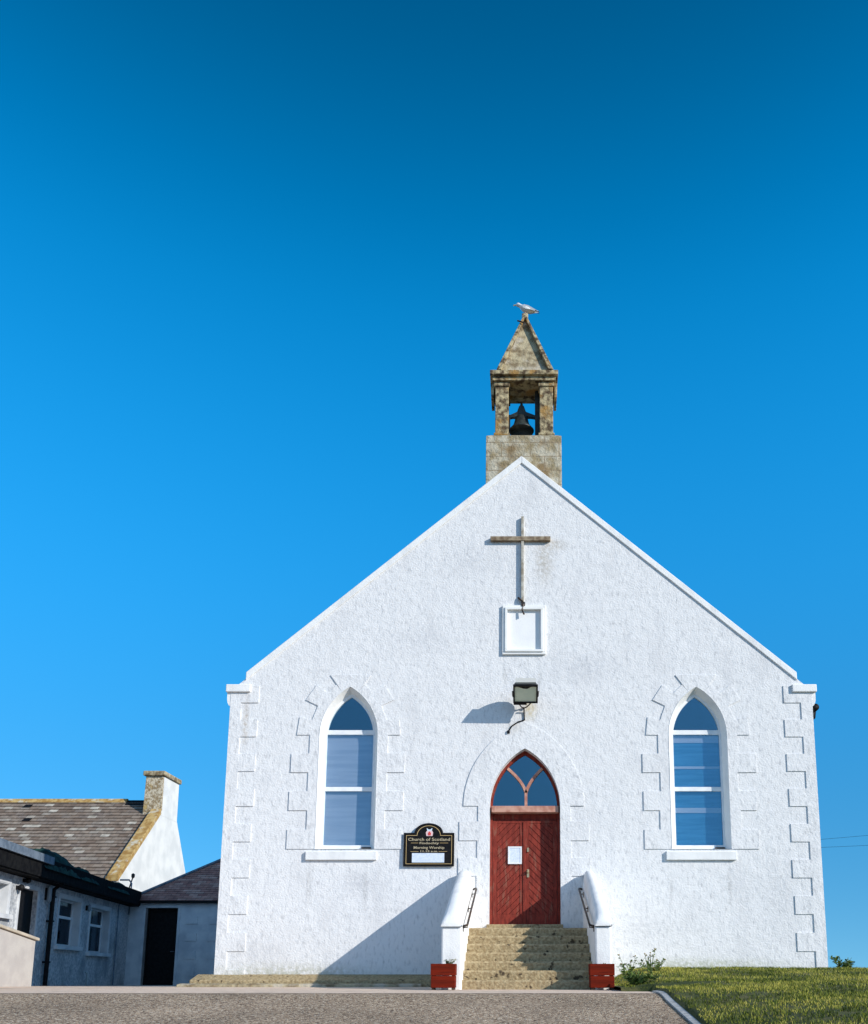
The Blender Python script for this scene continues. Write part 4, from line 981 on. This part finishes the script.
# wing with two small windows (long wall runs towards the camera, slightly turned)
P1 = Vector((ax0, AY)); 
q1 = at(21, 900, YL(19.9)); P0 = Vector((q1[0], YL(19.9)))
wd_ = (P1 - P0).normalized(); wn = Vector((wd_.y, -wd_.x))         # outward normal (towards +x)
if wn.x < 0: wn = -wn
P0e = P0 - wd_ * 5.5
wlen = (P1 - P0e).length
WM = Matrix(((wd_.x, -wn.x, 0, P0e.x), (wd_.y, -wn.y, 0, P0e.y), (0, 0, 1, 0), (0, 0, 0, 1)))    # local: x along wall, y inward, z up
def onw(px, py, off=0.0):
    """photo pixel -> (distance along the wing wall, height)"""
    d = ray(px, py); n3 = Vector((wn.x, wn.y, 0)); p0 = Vector((P0e.x, P0e.y, 0)) + n3 * off; c = Vector((0, CAMY, EYE))
    t = (p0 - c).dot(n3) / d.dot(n3); q = c + d * t
    return ((Vector((q.x, q.y)) - P0e).dot(wd_), q.z)
wzt = (onw(21, 877)[1] + onw(55, 887)[1] + onw(118, 905)[1]) / 3 + .02
print('wing', P0e, P1, wlen, wzt, [onw(21, 877)[1], onw(55, 887)[1], onw(118, 905)[1]])
wing = thing('cottage_wing', (P1.x, P1.y, -.15), 'low grey white roughcast wing with small windows under a dark roof edge, far left', 'outbuilding')
def rect(px0, py0, px1, py1):
    a = onw(px0, py0); b = onw(px1, py1); return a[0], b[0], b[1], a[1]
def wopen(tl, br, tz, bz_):
    return (tl, br, bz_, tz)
w1l, w1r = onw(58, 918)[0], onw(80, 918)[0]; w1t = onw(60, 897)[1]; w1b = onw(53, 945)[1]
w2l, w2r = onw(89.5, 925)[0], onw(109, 925)[0]; w2t = onw(92, 906.6)[1]; w2b = onw(86, 952)[1]
w3l, w3r = onw(-16, 895)[0], onw(8, 895)[0]; w3t = w1t + .02; w3b = onw(4, 914)[1]
dl, dr = onw(18.5, 905)[0], onw(36.5, 905)[0]; dt = onw(20, 887)[1]
holes = [[(a, c), (b, c), (b, d_), (a, d_)] for a, b, c, d_ in ((w1l, w1r, w1b, w1t), (w2l, w2r, w2b, w2t), (w3l, w3r, w3b, w3t), (dl, dr, -.2, dt))]
obj('wall', plate([[(0, -.5), (wlen, -.5), (wlen, wzt), (0, wzt)]] + holes, 0, .35, WM), M_rough, wing)
def wobj(name, bm, m, parent, **k):
    bmesh.ops.transform(bm, matrix=WM, verts=bm.verts); bmesh.ops.recalc_face_normals(bm, faces=bm.faces); return obj(name, bm, m, parent, **k)
bm = B(); box(bm, 0, .3, .35, 4, -.5, wzt - .01); box(bm, 0, wlen, 4, 4.3, -.5, wzt - .01); wobj('rear_wall', bm, M_rough, wing)
for a, b, c, d_ in ((w1l, w1r, w1b, w1t), (w2l, w2r, w2b, w2t), (w3l, w3r, w3b, w3t)):
    bm = B(); m_ = .10
    box(bm, a - m_, a - .001, -.02, .03, c, d_ + m_); box(bm, b + .001, b + m_, -.02, .03, c, d_ + m_); box(bm, a, b, -.02, .03, d_ + .001, d_ + m_); box(bm, a, a + .02, -.01, .2, c, d_ - .021); box(bm, b - .02, b, -.01, .2, c, d_ - .021); box(bm, a, b, -.01, .2, d_ - .02, d_)
    wn_ = wobj('window', bm, M_smooth, wing)
    bm = B(); Y_ = .20
    rframe(bm, a + .001, b - .001, c + .001, d_ - .001, .055, Y_, Y_ + .06); zmid = c + (d_ - c) * .62; box(bm, a + .05, b - .05, Y_ - .015, Y_ + .05, zmid - .035, zmid + .035); wobj('frame', bm, M_frame, wn_)
    bm = B(); box(bm, a + .05, b - .05, Y_ + .03, Y_ + .034, c + .05, d_ - .05); wobj('glass', bm, M_glassdark, wn_)
    bm = B(); box(bm, a - .14, b + .14, -.10, .2, c - .10, c); wobj('sill', bm, M_smooth, wn_)
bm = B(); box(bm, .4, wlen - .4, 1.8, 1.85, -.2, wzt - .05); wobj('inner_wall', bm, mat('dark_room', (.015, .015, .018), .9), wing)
bm = B(); box(bm, dl + .001, dr - .001, .10, .15, -.2, dt - .001); wd1 = wobj('door', bm, M_black, wing)
bm = B(); box(bm, dl - .1, dl - .001, -.02, .03, -.2, dt + .1); box(bm, dr + .001, dr + .1, -.02, .03, -.2, dt + .1); box(bm, dl, dr, -.02, .03, dt + .001, dt + .1); wobj('door_margin', bm, M_smooth, wing)
# roof with deep dark fascia
bm = B(); fh = .50
box(bm, -.3, wlen - .02, -.30, .34, wzt + .0, wzt + .10); box(bm, -.3, wlen - .02, -.34, -.25, wzt + .04, wzt + fh)
wrf = wobj('roof_edge', bm, mat('soot_black_fascia', (.005, .005, .006), .9, (.012, .012, .012), 8, spec=.08), wing)
a = WM @ Vector((-.3, -.25, wzt + fh - .05)); b = WM @ Vector((wlen + .2, -.25, wzt + fh - .05)); c = WM @ Vector((wlen + .2, 4.4, wzt + fh + .35)); d = WM @ Vector((-.3, 4.4, wzt + fh + .35))
obj('roof', slate_slope(a, b, c, d, .22), M_slate_grey, wing)
bm = B(); lx = onw(36, 868)[0]; box(bm, -.3, lx, -.40, -.341, wzt + fh - .12, wzt + fh + .06); wobj('lead_flashing', bm, M_lead, wing)
# downpipe
u, _ = onw(49.5, 930, .08); bm = B(); tube(bm, [(u, -.3, wzt + .06), (u, -.09, wzt - .12), (u, -.09, -.2)], .055, 10)
for z in (.5, 1.5, 2.1): box(bm, u - .075, u + .075, -.15, -.0, z, z + .04)
wobj('downpipe', bm, M_black, wing)
# corner pipe near the annexe
u = onw(117, 930, .05)[0]; bm = B(); tube(bm, [(u, -.05, wzt - .02), (u, -.05, -.2)], .02, 8); wobj('thin_pipe', bm, M_lead, wing)
# wall lamps
def wlamp(px, py, h, r, lab, ball=False):
    u, z = onw(px, py); c = WM @ Vector((u, -.05, z)); t = thing('wall_lamp', c, lab, 'lamp', 'outdoor lamps on the wing wall')
    bm = B()
    if ball:
        lathe(bm, [(.002, -r)] + [(r * math.cos(a), r * math.sin(a)) for a in fr(-1.3, 1.3, 8)] + [(.002, r)], (u, -.10, z), 12)
    else:
        lathe(bm, [(r * .5, -h / 2), (r, -h / 2 + .04), (r, h / 2 - .04), (r * .5, h / 2)], (u, -.09, z), 10)
    wobj('shade', bm, M_black if ball else mat('opal_grey', (.2, .24, .27), .4), t, smooth=True)
    bm = B(); box(bm, u - .05, u + .05, -.045, .0, z - h * .35, z + h * .35); wobj('backplate', bm, M_black, t)
wlamp(45.5, 894, .42, .055, 'long grey bulkhead lamp right of the dark doorway on the left wing')
wlamp(86, 908, .2, .045, 'small dark lamp between the two white framed windows of the left wing')
wlamp(23.5, 880.5, .12, .07, 'round dark lamp close under the eaves at the far left', True)
wlamp(16.5, 887.5, .12, .075, 'round dark lamp left of the dark doorway, lower of the two', True)
# standpipe at the wall foot
u = onw(88, 978, .15)[0]; bm = B(); tube(bm, [(u, -.12, -.25), (u, -.12, .22), (u - .06, -.12, .28), (u - .14, -.12, .27)], .03, 8); o_ = wobj('standpipe', bm, mat('pale_grey_plastic', (.45, .5, .52), .5), None, smooth=True); tag(o_, 'short pale hooked pipe standing at the foot of the grey wall', 'pipe')

# netting heaps on the roof edge
def heap(name, pxa, pxb, tops, lab, seed, yin=1.2):
    u0, u1 = onw(pxa, 880)[0], onw(pxb, 880)[0]; bm = B(); nu, nv = 26, 14; zb_ = wzt + fh - .12
    V = []
    for j in range(nv + 1):
        row = []
        for i in range(nu + 1):
            tu, tv = i / nu, j / nv; prof = tops(tu); h = prof * (math.sin(math.pi * min(1, tv * 1.0)) ** .5 if 0 < tv < 1 else 0)
            e = min(1, tu * 8, (1 - tu) * 8)
            y = -.38 + yin * tv; n_ = noise.noise(Vector((tu * 9, tv * 7, seed))) * .10 + noise.noise(Vector((tu * 25, tv * 20, seed))) * .04
            row.append(bm.verts.new((u0 + (u1 - u0) * tu, y + n_ * .3 * e, zb_ + (h + n_ * (1 if h > 0 else 0)) * e - (.12 if j == 0 else 0))))
        V.append(row)
    for j in range(nv):
        for i in range(nu): bm.faces.new([V[j][i], V[j][i + 1], V[j + 1][i + 1], V[j + 1][i]])
    o = wobj(name, bm, M_net, None, smooth=True); tag(o, lab, 'netting'); 
heap('netting_heap', 27, 66, lambda t: .14 + .22 * math.sin(math.pi * t) + (.14 if .45 < t < .9 else 0), 'largest dark green netting heap on the wing roof edge, above the downpipe', 1)
heap('netting_heap', 67, 86, lambda t: .10 + .20 * max(0, 1 - abs(t - .55) * 2.2), 'middle dark heap of netting on the wing roof edge, above the first window', 5)
heap('netting_heap', 96, 119, lambda t: .06 + .22 * t, 'small green netting heap at the far end of the roof edge below the yellow coping', 9)

# bent pipe and small flue by the valley
bm = B(); c = at(127, 889, AY - .3); tube(bm, [(c[0] - .25, AY - .3, c[1] + .3), (c[0] + .05, AY - .3, c[1] + .3), (c[0] + .14, AY - .3, c[1] + .18), (c[0] + .12, AY - .3, aze - .45), (c[0] - .2, AY - .3, aze - .38)], .028, 8)
tag(obj('rainwater_pipe', bm, M_lead, smooth=True), 'thin grey bent pipe in the corner between wing and annexe', 'pipe')
c = at(133, 877, AY + .5); bm = B(); tube(bm, [(c[0] - .25, AY + .5, aze - .1), (c[0] - .08, AY + .5, c[1] - .3), (c[0], AY + .5, c[1])], .022, 7); lathe(bm, [(.01, -.09), (.055, -.05), (.06, .05), (.01, .09)], (c[0], AY + .5, c[1] + .04), 10)
tag(obj('flue_pipe', bm, M_darkmetal), 'slim dark flue with a round cap standing at the roof valley', 'flue')

# cottage
CY = YL(32.0)
gx_, gze = at(118.5, 879, CY); gx_ = X(119, 879, CY)
CYR = YL(36.0); czr = Z(801, CYR); chalf = CYR - CY; cyb = X(187, 870, 1) and (gx_ * 1.0 / ((187 - PPX) / F_PX) / 1.0); cyb = (cyb - 1.0) / .983 + CAMY; zrb = at(187, 872, cyb)[1]; cx0_ = gx_ - 22
print('cottage', gx_, gze, czr, chalf)
cot = thing('cottage', (gx_ - 6, CY, -.15), 'long cottage with brown slate roof, white gable and stone chimney at the left', 'cottage')
bm = B(); box(bm, cx0_, gx_ - .4, CY, CY + .4, -.5, gze - .05); box(bm, cx0_, gx_ - .4, cyb - .4, cyb, -.5, zrb - .05); obj('wall', bm, M_rough, cot)
for xx in (gx_ - .4, cx0_):
    bm = prismx(B(), [(CY - .0, -.5), (cyb, -.5), (cyb, zrb), (CYR + .4, czr + .12), (CYR, czr + .12), (CY, gze + .05)], xx, xx + .4); obj('gable', bm, M_cottwhite, cot)
cs = (czr - gze) / chalf
rr = obj('roof', slate_slope((cx0_, CY - .15, gze - .15 * cs), (gx_ - .38, CY - .15, gze - .15 * cs), (gx_ - .38, CYR, czr), (cx0_, CYR, czr), ROW, .032), M_slate_brown, cot)
bm = slate_slope((gx_ - .41, cyb + .1, zrb - .1), (cx0_, cyb + .1, zrb - .1), (cx0_, CYR, czr), (gx_ - .41, CYR, czr), ROW, .02); obj('roof', bm, M_slate_brown, cot)
bm = B(); xe = X(128, 800, CYR); prismx(bm, [(CYR - .17, czr - .09), (CYR - .05, czr + .09), (CYR + .05, czr + .09), (CYR + .17, czr - .09)], cx0_ + .4, xe); obj('ridge', bm, M_lichen, rr, bevel=.01)
bm = B(); prismx(bm, [(CYR - .3, czr - .3 * cs + .035), (CYR, czr + .035), (CYR + .3, czr - .3 * cs + .035), (CYR, czr - .1)], xe + .001, gx_ - .55); obj('ridge_lead', bm, M_black, rr)
# missing slates
bm = B()
for pp in ((26.5, 819.5), (27.5, 805.8)):
    # intersect ray with roof plane
    n3 = Vector((0, -cs, 1)).normalized(); p0 = Vector((0, CY, gze + .055)); c_ = Vector((0, CAMY, EYE)); dd = ray(*pp); t = (p0 - c_).dot(n3) / dd.dot(n3); q = c_ + dd * t
    ty = Vector((0, 1, cs)).normalized()
    a_ = q - ty * .11; b_ = q + ty * .11
    vs = [bm.verts.new(p) for p in (a_ + Vector((-.17, 0, 0)), a_ + Vector((.17, 0, 0)), b_ + Vector((.2, 0, 0)), b_ + Vector((-.12, 0, 0)))]; bm.faces.new(vs)
obj('missing_slate', bm, M_black, rr)
# skew copings on the right gable and its rear slope
zt_c = Z(771, YL(35.2)); h0 = YL(35.2); h1 = YL(36.9)
ye = CY - .12; ze = gze - .12 * cs; zh0 = gze + (h0 - CY) * cs
bm = prismx(B(), [(ye, ze + .02), (h0 - .002, zh0 + .02), (h0 - .002, zh0 + .26), (ye, ze + .26)], gx_ - .40, gx_ + .03); obj('gable_coping', bm, M_lichen, cot, bevel=.015)
bm = B(); box(bm, gx_ - .45, gx_ - .401, CY - .1, CY, gze - .4, gze + .1)
obj('kneeler', bm, M_lichen, cot)
# chimney
cxl = X(144.5, 790, h0); cb = czr - .75
bm = B(); hull8(bm, [(cxl, h0, cb), (gx_ + .0, h0, cb), (gx_ + .0, h1, cb), (cxl, h1, cb), (cxl + .02, h0 + .03, zt_c - .2), (gx_ - .02, h0 + .03, zt_c - .2), (gx_ - .02, h1 - .03, zt_c - .2), (cxl + .02, h1 - .03, zt_c - .2)])
ch = obj('chimney', bm, mat('rubble_chimney', (.56, .50, .38), .95, (.24, .17, .09), 11, 1, 30, (.42, .30, .12), 3, (.55, .68), bump2=.5, b2scale=14, detail=8), cot)
bm = B(); hull8(bm, [(gx_ + .004, h0 + .12, cb), (gx_ + .006, h0 + .12, cb), (gx_ + .006, h1 - .0, cb), (gx_ + .004, h1, cb), (gx_ - .016, h0 + .14, zt_c - .21), (gx_ + .0, h0 + .14, zt_c - .21), (gx_ + .0, h1 - .02, zt_c - .21), (gx_ - .016, h1 - .02, zt_c - .21)])
obj('limewash_face', bm, M_cottwhite, ch)
bm = B(); box(bm, cxl - .08, gx_ + .08, h0 - .08, h1 + .08, zt_c - .2, zt_c - .0); obj('cap', bm, M_stone, ch, bevel=.03)

# ramp wall in the left foreground
ry1 = -18 + 18.9; rX = X(36, 938, ry1)
rz1 = at(36, 938, ry1)[1]; ry0 = -5.0
q0 = None
d0 = ray(0, 925); t_ = rX / d0.x; rzz = EYE + d0.z * t_; ryy = CAMY + d0.y * t_
sl2 = (rzz - rz1) / (ryy - ry1)
bm = prismx(B(), [(ry0, -.3), (ry1, -.3), (ry1, rz1 - .06), (ry0, rz1 - .06 + sl2 * (ry0 - ry1))], rX - .22, rX)
rw = thing('ramp_wall', (rX, ry1, -.05), 'low smooth cream wall with sloping coping at the left edge, in sunlight', 'wall')
obj('wall_body', bm, mat('cream_render', (.46, .43, .40), .9, (.40, .37, .35), 3, .3, 40), rw, bevel=.01)
bm = prismx(B(), [(ry0, rz1 - .058 + sl2 * (ry0 - ry1)), (ry1 + .06, rz1 - .058), (ry1 + .06, rz1), (ry0, rz1 + sl2 * (ry0 - ry1))], rX - .27, rX + .05)
obj('coping', bm, mat('coping_cream', (.52, .45, .36), .85, (.4, .35, .28), 5, .3, 40), rw, bevel=.01)

# each separate piece of these kinds is a part of its own
def split_loose(names):
    for o in list(COL.objects):
        if o.type != 'MESH' or o.name.split('.')[0] not in names: continue
        bm = bmesh.new(); bm.from_mesh(o.data); bm.verts.ensure_lookup_table(); seen = set(); isl = []
        for v in bm.verts:
            if v.index in seen: continue
            st_, grp = [v], []
            seen.add(v.index)
            while st_:
                q = st_.pop(); grp.append(q.index)
                for e in q.link_edges:
                    r = e.other_vert(q)
                    if r.index not in seen: seen.add(r.index); st_.append(r)
            isl.append(set(grp))
        bm.free()
        if len(isl) < 2 or len(isl) > 40: continue
        src = o.data
        for k, g in enumerate(isl):
            b2 = bmesh.new(); b2.from_mesh(src); b2.verts.ensure_lookup_table()
            bmesh.ops.delete(b2, geom=[v for v in b2.verts if v.index not in g], context='VERTS')
            me = bpy.data.meshes.new(o.name.split('.')[0]); b2.to_mesh(me); b2.free()
            for m in src.materials: me.materials.append(m)
            if k == 0: o.data = me
            else:
                c = o.copy(); c.data = me; COL.objects.link(c)
split_loose({'rail_bracket', 'flower_head', 'transom', 'side_corbel', 'hip_rib', 'raised_block', 'gilt_rule', 'frame_post', 'rear_wall', 'side_wall', 'missing_slate'})
